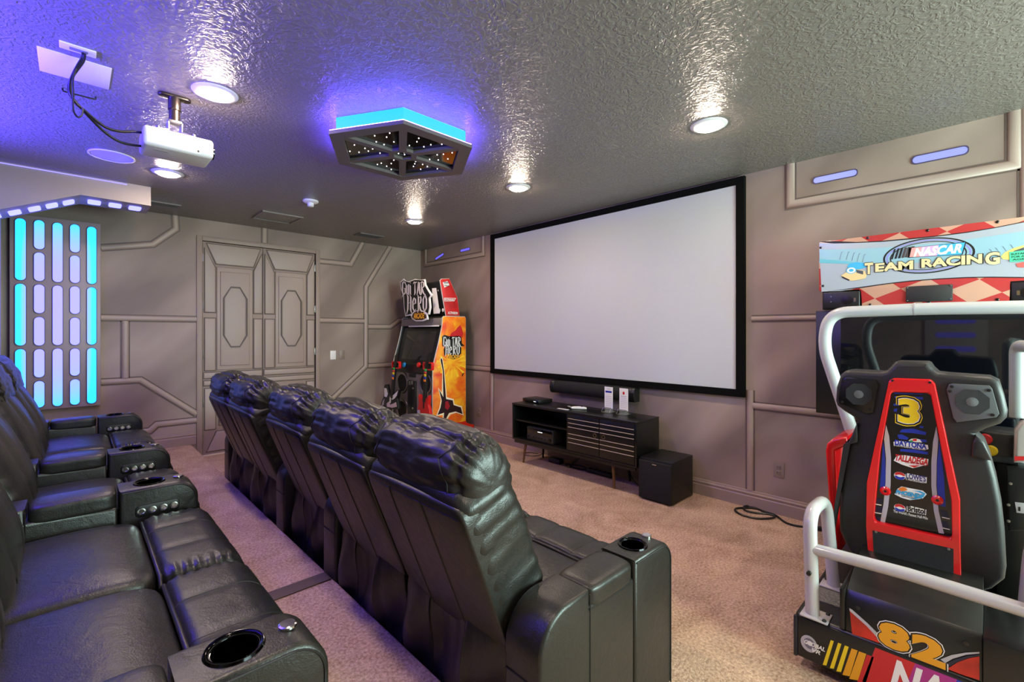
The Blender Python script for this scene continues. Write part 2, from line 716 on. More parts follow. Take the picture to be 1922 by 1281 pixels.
# far wall, left of the door
zz = 1.585
strip(wall_far, [(0.206, zz), (xd0, zz)], 'y')
strip(wall_far, [(0.395, 1.555), (0.395, 0.955)], 'y')
strip(wall_far, [(0.206, 0.925), (0.52, 0.925), (xd0, 0.50)], 'y')
strip(wall_far, [(0.30, 0.37), (0.60, 0.37), (0.66, 0.43), (xd0, 0.43)], 'y')
strip(wall_far, [(0.206, 2.30)] + fw([(286.7, 459), (330, 430)]) + [(0.82, H)], 'y')
# above the door
strip(wall_far, [(1.73, DZ + 0.06), (1.73, H)], 'y')
# right of the door
strip(wall_far, [(xd1, 2.405), (2.85, 2.405), (3.03, H)], 'y')
strip(wall_far, [(xd1, 1.60), (3.055, 1.60)], 'y')
strip(wall_far, [(3.47, H), (3.08, 2.10), (3.08, 0.94), (2.55, 0.49), (2.55, 0.142)], 'y')
strip(wall_far, [(3.11, 1.52), (3.47, 1.52), (3.62, 1.62), (XR, 1.62)], 'y')
strip(wall_far, [(3.11, 0.945), (XR, 0.945)], 'y')
# screen wall
strip(wall_right, [(6.14, H), (6.14, 2.50), (4.74, 2.50), (4.74, H)], 'x')
strip(wall_right, [(YF, 0.945), (4.56, 0.945)], 'x')
strip(wall_right, [(4.56, 0.97), (4.56, 0.14)], 'x')
strip(wall_right, [(1.352, 0.96), (1.352, 0.14)], 'x', w=0.05)
strip(wall_right, [(1.33, 0.835), (-1.9, 0.835)], 'x', w=0.05)
strip(wall_right, [(1.34, 1.545), (-1.9, 1.545)], 'x', w=0.04)
strip(wall_right, [(1.06, H), (1.06, 2.425), (-0.11, 2.425), (-0.11, H)], 'x', w=0.06)
strip(wall_right, [(-0.16, H), (-0.16, 0.14)], 'x', w=0.06)

# small blue slot lamps let into the screen wall
LAV = emit('lavender_diffuser', (150, 160, 255), 0.62)
LAVD = emit('dim_violet_diffuser', (110, 98, 250), 0.6)


def slot_lamp(p0, p1, label, m, r=0.019):
    a, b = Vector(p0), Vector(p1)
    d = b - a
    L = d.length + 2 * r
    ang = math.atan2(d.y, d.x)
    c = (a + b) / 2

    def P(pts):
        return [(c.x + x * math.cos(ang) - y * math.sin(ang), c.y + x * math.sin(ang) + y * math.cos(ang)) for x, y in pts]
    t = thing('slot_lamp', label, 'wall lamp', (XR, c.x, c.y), group='blue slot lamps in the screen wall')
    bm = NB(); prism(bm, P(rrect(L, 2 * r, r * 0.98)), 'x', XR - 0.004, XR + 0.0)
    obj('diffuser', bm, m, t)
    bm = NB(); ring(bm, P(rrect(L + 0.012, 2 * r + 0.012, r)), P(rrect(L, 2 * r, r * 0.98)), 'x', XR - 0.007, XR)
    obj('rim', bm, mat('slot_rim', (70, 62, 96), 0.5), t)
    return t


q = rw([(819, 486), (832, 477.5)]); slot_lamp(q[0], q[1], 'tilted violet slot lamp near the room corner above the arcade cabinet', LAVD, 0.016)
q = rw([(866, 471), (881, 467.5)]); slot_lamp(q[0], q[1], 'level violet slot lamp just left of the projection screen top', LAVD, 0.016)
slot_lamp((0.885, 2.57), (0.665, 2.57), 'blue slot lamp nearer the projection screen in the upper right wall panel', LAV, 0.021)
slot_lamp((0.322, 2.57), (0.110, 2.57), 'blue slot lamp above the racing game header', LAV, 0.023)

# door frame and the pair of painted doors
bm = NB()
w = 0.056
box(bm, DX0 - w, DX0, YF - 0.018, YF + 0.05, 0, DZ + w, 0.006)
box(bm, DX1, DX1 + w, YF - 0.018, YF + 0.05, 0, DZ + w, 0.006)
box(bm, DX0, DX1, YF - 0.018, YF + 0.05, DZ, DZ + w, 0.006)
struct('trim_1', bm, TRIM)
c4 = crop(360, 400, 2.7857)
DY = YF + 0.012     # face of the leaves


def door(n, x0, x1):
    bm = NB(); box(bm, x0, x1, DY, DY + 0.044, 0.012, DZ - 0.004, 0.003)
    d = struct('door_%d' % n, bm, TRIM)
    W = x1 - x0
    L = lambda s: x0 + s * W

    def raised(name, pts, t=0.014, bev=0.009):
        bm = NB(); prism(bm, pts, 'y', DY - t, DY + 0.001, bev, 3)
        o = obj(name, bm, MOLD, d)
        cx, cz = sum(p[0] for p in pts) / len(pts), sum(p[1] for p in pts) / len(pts)
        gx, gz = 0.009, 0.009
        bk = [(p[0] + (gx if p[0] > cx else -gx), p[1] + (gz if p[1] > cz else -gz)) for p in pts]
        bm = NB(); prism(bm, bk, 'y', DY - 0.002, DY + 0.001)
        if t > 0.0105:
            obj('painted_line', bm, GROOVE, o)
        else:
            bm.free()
        return o

    def rect(a, b, z0, z1):
        return [(L(a), z0), (L(b), z0), (L(b), z1), (L(a), z1)]
    raised('panel', rect(0.22, 0.82, 0.99, 2.21), 0.010)
    raised('panel', rect(0.275, 0.765, 1.04, 2.155), 0.022)
    zc, hx, hz, kx, kz = 1.62, 0.185, 0.40 / 1.0 * 0.88, 0.075, 0.13
    o8 = lambda e: [(L(0.52 - hx) + -e, zc - hz + kz), (L(0.52 - kx), zc - hz - e), (L(0.52 + kx), zc - hz - e), (L(0.52 + hx) + e, zc - hz + kz), (L(0.52 + hx) + e, zc + hz - kz), (L(0.52 + kx), zc + hz + e), (L(0.52 - kx), zc + hz + e), (L(0.52 - hx) - e, zc + hz - kz)]
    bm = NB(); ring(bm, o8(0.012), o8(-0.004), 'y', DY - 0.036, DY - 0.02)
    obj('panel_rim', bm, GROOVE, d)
    # side blocks, top block, rails
    raised('block', [(L(0.03), 1.67), (L(0.20), 1.67), (L(0.20), 2.19), (L(0.03), 2.42)])
    raised('block', rect(0.03, 0.20, 0.99, 1.60))
    raised('block', [(L(0.84), 1.67), (L(0.985), 1.67), (L(0.985), 2.42), (L(0.84), 2.19)])
    raised('block', rect(0.84, 0.985, 0.99, 1.60))
    raised('block', [(L(0.06), 2.47), (L(0.21), 2.24), (L(0.83), 2.24), (L(0.955), 2.47)])
    raised('rail', rect(0.015, 0.985, 0.90, 0.965), 0.012)
    raised('rail', rect(0.015, 0.985, 0.815, 0.87), 0.012)
    raised('panel', rect(0.26, 0.76, 0.34, 0.74), 0.018)
    raised('block', rect(0.03, 0.20, 0.30, 0.78))
    raised('block', rect(0.83, 0.985, 0.30, 0.78))
    raised('block', [(L(0.06), 0.045), (L(0.955), 0.045), (L(0.80), 0.27), (L(0.22), 0.27)])
    hx0 = x0 - 0.002 if n == 1 else x1 + 0.002
    for z in (0.22, 0.62, 1.18, 1.75, 2.30):
        bm = NB(); box(bm, hx0 - 0.011, hx0 + 0.011, DY - 0.018, DY + 0.002, z - 0.045, z + 0.045, 0.003)
        tube(bm, [(hx0, DY - 0.02, z - 0.048), (hx0, DY - 0.02, z + 0.048)], 0.006, 8)
        tag(obj('hinge', bm, STEEL, d), 'steel hinge')
    return d


dr = door(1, DX0 + 0.006, 1.713)
bm = NB()
lathe(bm, [(0.028, 0), (0.028, 0.008), (0.012, 0.012), (0.012, 0.05), (0.0, 0.05)], (1.668, DY, 0.89), 18, Matrix.Rotation(PI / 2, 4, 'X'))
tube(bm, [(1.668, DY - 0.045, 0.89), (1.60, DY - 0.048, 0.888), (1.555, DY - 0.045, 0.886)], [0.011, 0.010, 0.008], 10)
tag(obj('door_handle', bm, CHROME, dr), 'chrome lever handle')
door(2, 1.719, DX1 - 0.006)
bm = NB(); box(bm, DX0, DX1, YF - 0.02, YF + 0.06, 0.0, 0.012, 0.003)
struct('trim_2', bm, mat('pale_threshold', (214, 196, 172), 0.5))

# ================================================================ RECLINERS
PITCH, ARMW = 0.647, 0.165
TH = math.radians(21.4)


def fold(x, c, w):
    return math.exp(-((x - c) / w) ** 2)


def seat_fn(p, q):
    v = p.copy()
    v.z += 0.016 * max(0, q.z) * (1 - q.x ** 2) * (1 - 0.6 * q.y ** 4)
    v.z += 0.004 * noise.noise(Vector((p.x * 6, p.y * 6, 3.1))) * max(0, q.z)
    return v


def foot_fn(p, q):
    v = p.copy()
    d = sum(fold(p.y, s, 0.02) for s in (-0.115, 0.115)) * 0.006
    v.x -= d * max(0, q.x)
    v.z -= d * max(0, q.z)
    e = abs(q.y)
    if e > 0.8:
        g = (e - 0.8) / 0.2
        v.z += 0.006 * g * math.sin(p.x * 190) * max(0, q.z)
        v.x += 0.006 * g * math.sin(p.z * 190) * max(0, q.x)
    return v


def back_fn(p, q):
    v = p.copy()
    s = max(0, q.x)
    v.x += 0.03 * s * (1 - q.y ** 2) * (1 - q.z ** 2)
    v.x -= 0.012 * s * sum(fold(p.y, c, 0.010) for c in (-0.15, 0.15))
    v.x += 0.006 * s * noise.noise(Vector((p.y * 7, p.z * 7, 9.0)))
    if abs(q.y) > 0.85:
        v.y += 0.007 * math.sin(p.z * 95 + 2 * noise.noise(p * 6)) * (abs(q.y) - 0.85) / 0.15 * math.copysign(1, q.y) * -1
    return v


def head_fn(p, q):
    n = q.normalized()
    a = math.atan2(q.z, q.x)                     # angle round the roll
    d = -0.014 * fold(a, 1.74, 0.07)
    wr = noise.noise(Vector((p.y * 9, a * 1.6, 0.3)))
    near = math.exp(-((a - 1.74) / 0.36) ** 2)
    d += near * 0.0065 * math.sin(p.y * 52 + 5 * wr)
    d += 0.012 * noise.noise(Vector((p.y * 3.2 + 4, a * 2.6, 5.0)))
    d += 0.005 * noise.noise(Vector((p.y * 7 + a * 5, a * 5.5 - p.y * 9, 1.0)))
    e = abs(p.y)
    d -= 0.012 * fold(e, 0.266, 0.010)
    d += 0.007 * math.exp(-((e - 0.266) / 0.05) ** 2) * math.sin(a * 17 + 3 * wr) * min(1.0, max(0.0, (0.302 - e) / 0.025))
    return p + Vector((n.x, n.y * 0.2, n.z)) * d


def panel_fn(p, q):
    v = p.copy()
    s = max(0, -q.x)
    v.x -= 0.012 * s * (1 - q.y ** 2)
    # top corners lower than the middle
    v.z -= 0.016 * (q.y ** 2) * max(0, q.z)
    return v


def skirt_fn(p, q):
    v = p.copy()
    t = (0.5 - q.z * 0.5)
    f = 0.030 * math.sin(p.y * 17 + 1.2 * math.sin(p.z * 9)) + 0.014 * noise.noise(Vector((p.y * 11, p.z * 4, 2.0)))
    f += 0.018 * sum(fold(p.y, c, 0.012) for c in (-0.13, 0.12)) * -1
    v.x += f * (0.25 + 0.75 * math.sin(PI * min(1, t * 1.1)))
    return v


RM = {}


def rmesh(key, bm, m=LEATHER, smooth=60):
    RM[key] = to_mesh(bm, key, m, smooth)


W0 = PITCH - 0.014
Tr, Ry = Matrix.Translation, lambda deg: Matrix.Rotation(-math.radians(deg), 4, 'Y')
STITCH = mat('leather_stitch', (20, 19, 18), 0.6)
LN = [-1 + 2 * i / 24 for i in range(25)]
# seat
sz, nm_, Mx = (0.47, W0, 0.26), soft_norm(6.5, 6.0, 9.0), Tr((-0.447, 0, 0.355))
bm = NB(); cushion(bm, sz, 5, 22, seat_fn, Mx, nm_); rmesh('seat_cushion', bm)
# footrest: square to the seat, rounded over the front
sz, nm_, Mx = (0.262, W0, 0.43), soft_norm(3.4, 12.0, 12.0), Tr((-0.081, 0, 0.272))
bm = NB(); cushion(bm, sz, 5, 34, foot_fn, Mx, nm_); rmesh('footrest', bm)
for k, y in enumerate((-0.36, 0.36)):
    bm = NB(); seam_line(bm, [(x, y, 1) for x in LN] + [(1, y, z) for z in reversed(LN)], sz, nm_, foot_fn, Mx)
    rmesh('foot_seam%d' % k, bm, STITCH)
bm = NB(); tube(bm, [(-0.2115, -W0 / 2 + 0.012, 0.43), (-0.2115, -W0 / 2 + 0.03, 0.462), (-0.2115, 0, 0.468), (-0.2115, W0 / 2 - 0.03, 0.462), (-0.2115, W0 / 2 - 0.012, 0.43)], 0.0075, 8)
rmesh('piping', bm)
# backrest
sz, nm_, Mx = (0.24, W0 - 0.006, 0.62), soft_norm(3.6, 8.0, 8.0), Tr((-0.737, 0, 0.70)) @ Ry(22)
bm = NB(); cushion(bm, sz, 4, 26, back_fn, Mx, nm_); rmesh('backrest', bm)
for k, y in enumerate((-0.5, 0.5)):
    bm = NB(); seam_line(bm, [(1, y, z) for z in LN], sz, nm_, back_fn, Mx)
    rmesh('back_seam%d' % k, bm, STITCH)
# head roll
sz, nm_, Mx = (0.262, W0 - 0.018, 0.335), soft_norm(2.5, 2.7, 3.9), Tr((-0.812, 0, 0.955)) @ Ry(18)
bm = NB(); cushion(bm, sz, 2.9, 52, head_fn, Mx, nm_); rmesh('head_cushion', bm)
bm = NB(); seam_line(bm, [(-0.17, y * 0.8, 1) for y in LN], sz, nm_, head_fn, Mx, 0.003)
rmesh('head_seam0', bm, STITCH)
for k, e in enumerate((-0.83, 0.83)):
    bm = NB(); seam_line(bm, [(-1, e, z) for z in LN[8:]] + [(x, e, 1) for x in LN] + [(1, e, z) for z in reversed(LN[4:])], sz, nm_, head_fn, Mx, 0.003)
    rmesh('head_seam%d' % (k + 1), bm, STITCH)
# flat rear panel
sz, nm_, Mx = (0.075, W0 - 0.014, 0.575), soft_norm(9, 9, 14.0), Tr((-0.815, 0, 0.665)) @ Ry(21.4)
bm = NB(); cushion(bm, sz, 9, 26, panel_fn, Mx, nm_); rmesh('back_panel', bm)
for k, y in enumerate((-0.34, 0.34)):
    bm = NB(); seam_line(bm, [(-1, y, z) for z in LN], sz, nm_, panel_fn, Mx, 0.0028)
    rmesh('panel_seam%d' % k, bm, STITCH)
bm = NB(); seam_line(bm, [(-1, y * 0.985, 0.93) for y in LN], sz, nm_, panel_fn, Mx, 0.0022)
rmesh('panel_seam2', bm, STITCH)
# gathered skirt under the panel
sz, nm_, Mx = (0.05, W0 - 0.03, 0.45), soft_norm(8, 8, 10.0), Tr((-0.742, 0, 0.232))
bm = NB(); cushion(bm, sz, 8, 44, skirt_fn, Mx, nm_); rmesh('skirt', bm)
for k, y in enumerate((-0.40, 0.40)):
    bm = NB(); seam_line(bm, [(-1, y, z) for z in LN], sz, nm_, skirt_fn, Mx, 0.0024)
    rmesh('skirt_seam%d' % k, bm, STITCH)
bm = NB(); box(bm, -0.70, -0.06, -W0 / 2 + 0.02, W0 / 2 - 0.02, 0.02, 0.30, 0.01)
rmesh('base', bm, MATTE)


def arm_profile():
    pts = [(-0.80, 0.015), (-0.0, 0.015)]
    pts = [(-0.79, 0.015), (-0.285, 0.015), (-0.285, 0.535), (-0.552, 0.545), (-0.552, 0.60)]
    for i in range(9):
        a = PI / 2 + i / 8 * PI / 2
        pts.append((-0.66 + 0.13 * math.cos(a), 0.47 + 0.13 * math.sin(a)))
    return pts


def build_arm(shape_only=False):
    hw = ARMW / 2 - 0.004
    bm = NB(); prism(bm, arm_profile(), 'y', -hw, hw, 0.014, 3)
    body = bm
    # front box with a big rounded nose, hollowed for the cup
    pts = [(-0.279, 0.015), (0.0, 0.015)]
    for i in range(9):
        a = i / 8 * PI / 2
        pts.append((-0.085 + 0.085 * math.cos(a), 0.515 + 0.085 * math.sin(a)))
    pts.append((-0.279, 0.600))
    t = NB(); prism(t, pts, 'y', -hw, hw, 0.016, 3)
    me = to_mesh(t, 'front', LEATHER, 60)
    o = bpy.data.objects.new('front', me); COL.objects.link(o)
    ct = NB(); lathe(ct, [(0.047, 0.52), (0.047, 0.70)], (-0.172, 0, 0), 40)
    co = bpy.data.objects.new('cut', to_mesh(ct, 'cut', MATTE)); COL.objects.link(co)
    md = o.modifiers.new('b', 'BOOLEAN'); md.operation = 'DIFFERENCE'; md.object = co; md.solver = 'EXACT'
    dg = bpy.context.evaluated_depsgraph_get()
    fm = bpy.data.meshes.new_from_object(o.evaluated_get(dg))
    bpy.data.objects.remove(o); bpy.data.objects.remove(co)
    RM['arm'] = to_mesh(body, 'arm', LEATHER, 40)
    fm.set_sharp_from_angle(angle=math.radians(40))
    RM['arm_front'] = fm
    bm = NB()
    cushion(bm, (0.262, ARMW - 0.004, 0.075), 6.0, 16, lambda p, q: p + Vector((0, 0, 0.006 * max(0, q.z) * (1 - q.y ** 2))), Matrix.Translation((-0.416, 0, 0.563)))
    rmesh('arm_pad', bm)
    k = 0
    for sd in (-1, 1):
        yy = sd * (hw + 0.0005)
        bm = NB(); tube(bm, [(-0.552, yy, 0.02), (-0.552, yy, 0.585)], 0.0025, 6)
        rmesh('arm_seam%d' % k, bm, STITCH)
        bm = NB(); tube(bm, [(-0.012, yy, 0.02), (-0.012, yy, 0.51)] + [(-0.085 + 0.073 * math.cos(i / 8 * PI / 2), yy, 0.515 + 0.073 * math.sin(i / 8 * PI / 2)) for i in range(9)] + [(-0.27, yy, 0.588)], 0.0028, 6)
        rmesh('arm_seam%d' % (k + 1), bm, STITCH)
        k += 2
    bm = NB(); tube(bm, [(-0.792, -hw + 0.01, 0.40), (-0.792, hw - 0.01, 0.40)], 0.002, 6)
    rmesh('arm_seam4', bm, STITCH)
    bm = NB(); lathe(bm, [(0.046, 0.50), (0.0465, 0.598), (0.050, 0.6045), (0.056, 0.605), (0.059, 0.599), (0.055, 0.597), (0.044, 0.598), (0.042, 0.505), (0.0, 0.503)], (-0.172, 0, 0), 40, cap=False)
    rmesh('cup_holder', bm, mat('gunmetal', (34, 34, 36), 0.12, 1.0))
    bm = NB()
    lathe(bm, [(0.0, 0.600), (0.0195, 0.600), (0.0195, 0.605), (0.016, 0.607), (0.0, 0.6075)], (-0.066, 0, 0), 24)
    rmesh('touch_button', bm, CHROME, 20)
    bm = NB(); prism(bm, rrect(0.155, 0.05, 0.016, 5, (-0.15, 0.50)), 'y', -hw - 0.004, -hw + 0.002, 0.002, 2)
    rmesh('control_panel', bm, BLACK)
    bm = NB(); lathe(bm, [(0.0, 0), (0.0145, 0), (0.0145, 0.005), (0.010, 0.0055), (0.009, 0.004), (0.0, 0.004)], (0, -hw - 0.003, 0), 18, Matrix.Rotation(PI / 2, 4, 'X'))
    rmesh('control_button', bm, CHROME, 20)


build_arm()


def local(name, key, root, loc=(0, 0, 0)):
    o = bpy.data.objects.new(name, RM[key])
    o.parent = root
    o.location = loc
    COL.objects.link(o)
    return o


def recliner(label, group, x, y, z, s, arm=0, controls=False, dx=0.0):
    r = thing('recliner', label, 'recliner', (x + dx, y, z), 0, group)
    r.scale = (1, s, 1)
    local('base', 'base', r)
    sc = local('seat_cushion', 'seat_cushion', r)
    local('piping', 'piping', sc)
    for nm, sm in (('footrest', 'foot_seam'), ('backrest', 'back_seam'), ('head_cushion', 'head_seam'), ('back_panel', 'panel_seam'), ('skirt', 'skirt_seam')):
        pt = local(nm, nm, r)
        for k in range(4):
            if sm + str(k) in RM:
                local('seam', sm + str(k), pt)
    if arm:
        ay = arm * (PITCH / 2 + ARMW / 2)
        a = local('arm', 'arm', r, (0, ay, 0))
        local('arm_front', 'arm_front', a)
        local('arm_pad', 'arm_pad', a)
        for k in range(5):
            local('seam', 'arm_seam%d' % k, a)
        tag(local('cup_holder', 'cup_holder', a), 'shiny metal cup holder')
        tag(local('touch_button', 'touch_button', a), 'round chrome button')
        if controls:
            tag(local('control_panel', 'control_panel', a), 'black control plate')
            for i in range(4):
                local('control_button', 'control_button', a, (-0.207 + i * 0.038, 0, 0.50))
    return r


ROWS = (
    ('front', 1.755, 0.885, 0.0, 0.975, 'front row of recliners',
     ['black leather recliner nearest the camera in the front row with armrest on its right',
      'black leather recliner second from the camera in the front row',
      'black leather recliner in the middle of the front row, third from the camera',
      'black leather recliner second from the doors in the front row',
      'black leather recliner at the door end of the front row']),
    ('rear', 0.42, 1.025, PLAT, 1.03, 'rear row of recliners on the riser',
     ['black leather recliner nearest the camera on the riser with large cup holder armrest',
      'black leather recliner second from the camera on the riser',
      'black leather recliner in the middle of the rear row on the riser',
      'black leather recliner second from the glowing wall panel on the riser',
      'black leather recliner at the end of the rear row beside the glowing wall panel']))
for key, x, y0, z, s, grp, labels in ROWS:
    y = y0 + ARMW * s
    for i in range(5):
        if i in (2, 3):
            y += ARMW * s
        arm = {0: -1, 1: 1, 3: -1, 4: 1}.get(i, 0)
        recliner(labels[i], grp, x, y + PITCH * s / 2, z, s, arm, key == 'rear', 0.035 if (key == 'front' and i == 2) else 0.0)
        y += PITCH * s

# ================================================================ LAMPS AND CEILING FITTINGS
def emit_lin(name, rgb, strength=1.0, base=(30, 30, 60)):
    m = mat(name, base, 0.5)
    b = m.node_tree.nodes['Principled BSDF']
    b.inputs['Emission Color'].default_value = tuple(rgb) + (1,)
    b.inputs['Emission Strength'].default_value = strength
    return m


LENS = emit_lin('lamp_lens', WARM, DOWNLIGHT, (255, 250, 240))


def downlight(x, y, label):
    t = thing('recessed_downlight', label, 'ceiling light', (x, y, H), group='recessed ceiling downlights')
    bm = NB(); lathe(bm, [(0.072, 0.0), (0.072, -0.012), (0.095, -0.010), (0.108, -0.004), (0.110, 0.0)], (x, y, H), 36)
    obj('trim_ring', bm, WHITE, t)
    bm = NB(); lathe(bm, [(0.0725, -0.006), (0.066, -0.019), (0.045, -0.026), (0.0, -0.029)], (x, y, H), 32)
    obj('lens', bm, LENS, t)


DL = [(0.56, 2.92, 'glowing downlight beside the projector mount'),
      (0.56, 4.65, 'glowing downlight under the ceiling just below the projector in view'),
      (2.89, 2.93, 'glowing downlight between the hexagon fixture and the projection screen'),
      (2.89, 4.66, 'glowing downlight nearest the room corner, beyond the hexagon fixture'),
      (2.89, 1.22, 'large glowing downlight in front of the projection screen right end'),
      (0.56, 1.22, 'glowing downlight over the near rear recliners'),
      (0.56, -0.5, 'glowing downlight behind the camera on the riser side'),
      (2.89, -0.5, 'glowing downlight behind the camera on the racing game side')]
for a in DL:
    downlight(*a)

# hexagonal star fixture
HZ, HR, HC = 2.62, 0.50, (1.603, 2.733)
hx = lambda r, rot=0.0: [(HC[0] + r * math.cos(PI / 3 * i + rot), HC[1] + r * math.sin(PI / 3 * i + rot)) for i in range(6)]
t = thing('hexagon_ceiling_light', 'dark hexagonal starlight fixture with cyan and blue edge glow', 'ceiling light', (HC[0], HC[1], H))
HEXM = mat('hexagon_frame_paint', (92, 84, 84), 0.45)
bm = NB(); ring(bm, hx(HR), hx(HR - 0.09), 'z', HZ, HZ + 0.022)
ft = obj('frame', bm, HEXM, t, smooth=0)
bm = NB(); ring(bm, hx(0.105), hx(0.065), 'z', HZ + 0.002, HZ + 0.022)
obj('hub', bm, HEXM, t, smooth=0)
for i in range(6):
    a = PI / 3 * i
    d = Vector((math.cos(a), math.sin(a), 0))
    n = Vector((-d.y, d.x, 0)) * 0.024
    c = Vector((HC[0], HC[1], 0))
    p = [c + d * 0.085 + n, c + d * (HR - 0.06) + n, c + d * (HR - 0.06) - n, c + d * 0.085 - n]
    bm = NB(); poly3(bm, [q + Vector((0, 0, HZ + 0.003)) for q in p], [q + Vector((0, 0, HZ + 0.022)) for q in p])
    obj('spoke', bm, HEXM, t, smooth=0)
bm = NB(); prism(bm, hx(HR - 0.058), 'z', HZ + 0.022, HZ + 0.036)
pane = obj('mirror_panel', bm, mat('black_mirror', (8, 7, 9), 0.07, spec=0.8), t)
STAR = emit_lin('star_point', (1.0, 0.95, 0.95), 3.0)
for i in range(6):
    a = PI / 3 * i + PI / 6
    for k in range(7):
        rr, da = 0.16 + 0.031 * k + random.uniform(-0.012, 0.012), (0.34 * (1 if k % 2 else -1) * random.uniform(0.15, 1.0))
        x, y = HC[0] + rr * math.cos(a + da), HC[1] + rr * math.sin(a + da)
        bm = NB(); bmesh.ops.create_icosphere(bm, subdivisions=1, radius=0.0042, matrix=Matrix.Translation((x, y, HZ + 0.021)))
        obj('star_light', bm, STAR, pane)
for x, y in ((0.02, 0.01), (-0.02, 0.02), (0.0, -0.02)):
    bm = NB(); bmesh.ops.create_icosphere(bm, subdivisions=1, radius=0.0042, matrix=Matrix.Translation((HC[0] + x, HC[1] + y, HZ + 0.021)))
    obj('star_light', bm, STAR, pane)
bm = NB(); ring(bm, hx(HR - 0.055), hx(HR - 0.075), 'z', HZ + 0.0355, H)
obj('housing', bm, mat('housing_white', (200, 200, 210), 0.5), t, smooth=0)
bm = NB(); ring(bm, hx(HR - 0.046), hx(HR - 0.0545), 'z', HZ + 0.024, H - 0.006)
tag(obj('light_strip', bm, emit_lin('cyan_strip', (0.005, 0.40, 1.3), HEX_W * 0.024), t, smooth=0), 'glowing cyan light strip')
bm = NB(); ring(bm, hx(HR - 0.005), hx(HR - 0.026), 'z', HZ + 0.0222, HZ + 0.027)  # extra hidden strip added to throw violet onto the ceiling
tag(obj('light_strip', bm, emit_lin('violet_wash_strip', (0.17, 0.08, 1.6), HEX_W), t, smooth=0), 'hidden violet strip added to wash the ceiling')

# ceiling speaker, smoke detector, hatch, vents
sp = on_z((210, 293), H)
t = thing('ceiling_speaker', 'flat round white ceiling speaker near the projector', 'speaker', (sp.x, sp.y, H))
bm = NB(); lathe(bm, [(0.135, 0), (0.135, -0.006), (0.125, -0.008), (0.123, -0.003)], (sp.x, sp.y, H), 40)
obj('rim', bm, WHITE, t)
bm = NB(); lathe(bm, [(0.0, -0.001), (0.123, -0.001), (0.123, -0.0055), (0.0, -0.007)], (sp.x, sp.y, H), 40)
obj('grille', bm, mat('speaker_grille_white', (205, 203, 204), 0.7, bump=(400, 0.5, 0.003)), t)
sd = on_z((583, 377), H)
t = thing('smoke_detector', 'small round white smoke detector on the ceiling', 'smoke detector', (sd.x, sd.y, H))
bm = NB(); lathe(bm, [(0.0, 0), (0.072, 0), (0.072, -0.012), (0.055, -0.024), (0.0, -0.026)], (sd.x, sd.y, H), 32)
obj('base', bm, WHITE, t)
bm = NB(); lathe(bm, [(0.0, -0.02), (0.03, -0.02), (0.03, -0.052), (0.024, -0.060), (0.0, -0.062)], (sd.x, sd.y, H), 24)
obj('sensor', bm, WHITE, t)
t = thing('attic_hatch', 'dark square access hatch flush in the ceiling before the doors', 'ceiling hatch', (1.67, 5.57, H))
bm = NB(); ring(bm, [(1.46, 5.36), (1.88, 5.36), (1.88, 5.78), (1.46, 5.78)], [(1.48, 5.38), (1.86, 5.38), (1.86, 5.76), (1.48, 5.76)], 'z', H - 0.014, H)
obj('rim', bm, mat('hatch_rim', (120, 112, 106), 0.35), t, smooth=0)
bm = NB(); box(bm, 1.481, 1.859, 5.381, 5.759, H - 0.007, H, 0.001)
obj('panel', bm, CEIL, t)


def vent(x0, x1, y0, y1, label):
    t = thing('air_vent', label, 'air vent', ((x0 + x1) / 2, (y0 + y1) / 2, H), group='ceiling air vents')
    VM = mat('vent_paint', (104, 98, 96), 0.4)
    bm = NB(); ring(bm, [(x0, y0), (x1, y0), (x1, y1), (x0, y1)], [(x0 + 0.02, y0 + 0.02), (x1 - 0.02, y0 + 0.02), (x1 - 0.02, y1 - 0.02), (x0 + 0.02, y1 - 0.02)], 'z', H - 0.012, H)
    obj('frame', bm, VM, t, smooth=0)
    n = 6
    for i in range(n):
        y = y0 + 0.02 + (y1 - y0 - 0.04) * (i + 0.5) / n
        bm = NB(); box(bm, x0 + 0.02, x1 - 0.02, -0.008, 0.008, -0.001, 0.001, M=Matrix.Translation((0, y, H - 0.008)) @ Matrix.Rotation(0.6, 4, 'X'))
        obj('slat', bm, VM, t, smooth=0)
    bm = NB(); box(bm, x0 + 0.02, x1 - 0.02, y0 + 0.02, y1 - 0.02, H - 0.002, H)
    obj('duct', bm, MATTE, t)


vent(2.70, 3.04, 5.66, 5.86, 'louvred air vent in the ceiling near the arcade corner')
vent(0.53, 0.80, 5.72, 5.86, 'louvred air vent in the ceiling behind the portal beam end')

# ---------------------------------------------------------------- projector
bx, by = 0.405, 3.115
t = thing('projector', 'white projector hanging upside down from a dark ceiling mount', 'projector', (bx, by, H))
bm = NB()
prism(bm, rrect(0.15, 0.055, 0.026, 6, (bx, by)), 'z', H - 0.016, H, 0.004)
lathe(bm, [(0.030, -0.012), (0.030, -0.08), (0.026, -0.085), (0.026, -0.145)], (bx, by, H), 20)
obj('mount', bm, mat('bronze_mount', (70, 62, 56), 0.25, 0.8), t)
bm = NB()
box(bm, bx - 0.03, bx + 0.03, by - 0.03, by + 0.03, H - 0.155, H - 0.143, 0.003)
for sx in (-1, 1):
    tube(bm, [(bx + sx * 0.03, by - 0.02, H - 0.15), (bx + sx * 0.03, by - 0.02, H - 0.2), (bx + sx * 0.075, by - 0.06, H - 0.222)], 0.006, 8)
    tube(bm, [(bx + sx * 0.03, by + 0.02, H - 0.15), (bx + sx * 0.03, by + 0.02, H - 0.2), (bx + sx * 0.075, by + 0.06, H - 0.222)], 0.006, 8)
    for sy in (-1, 1):
        lathe(bm, [(0.009, -0.235), (0.009, -0.212), (0.005, -0.208)], (bx + sx * 0.08, by + sy * 0.065, H), 12)
obj('bracket', bm, STEEL, t)
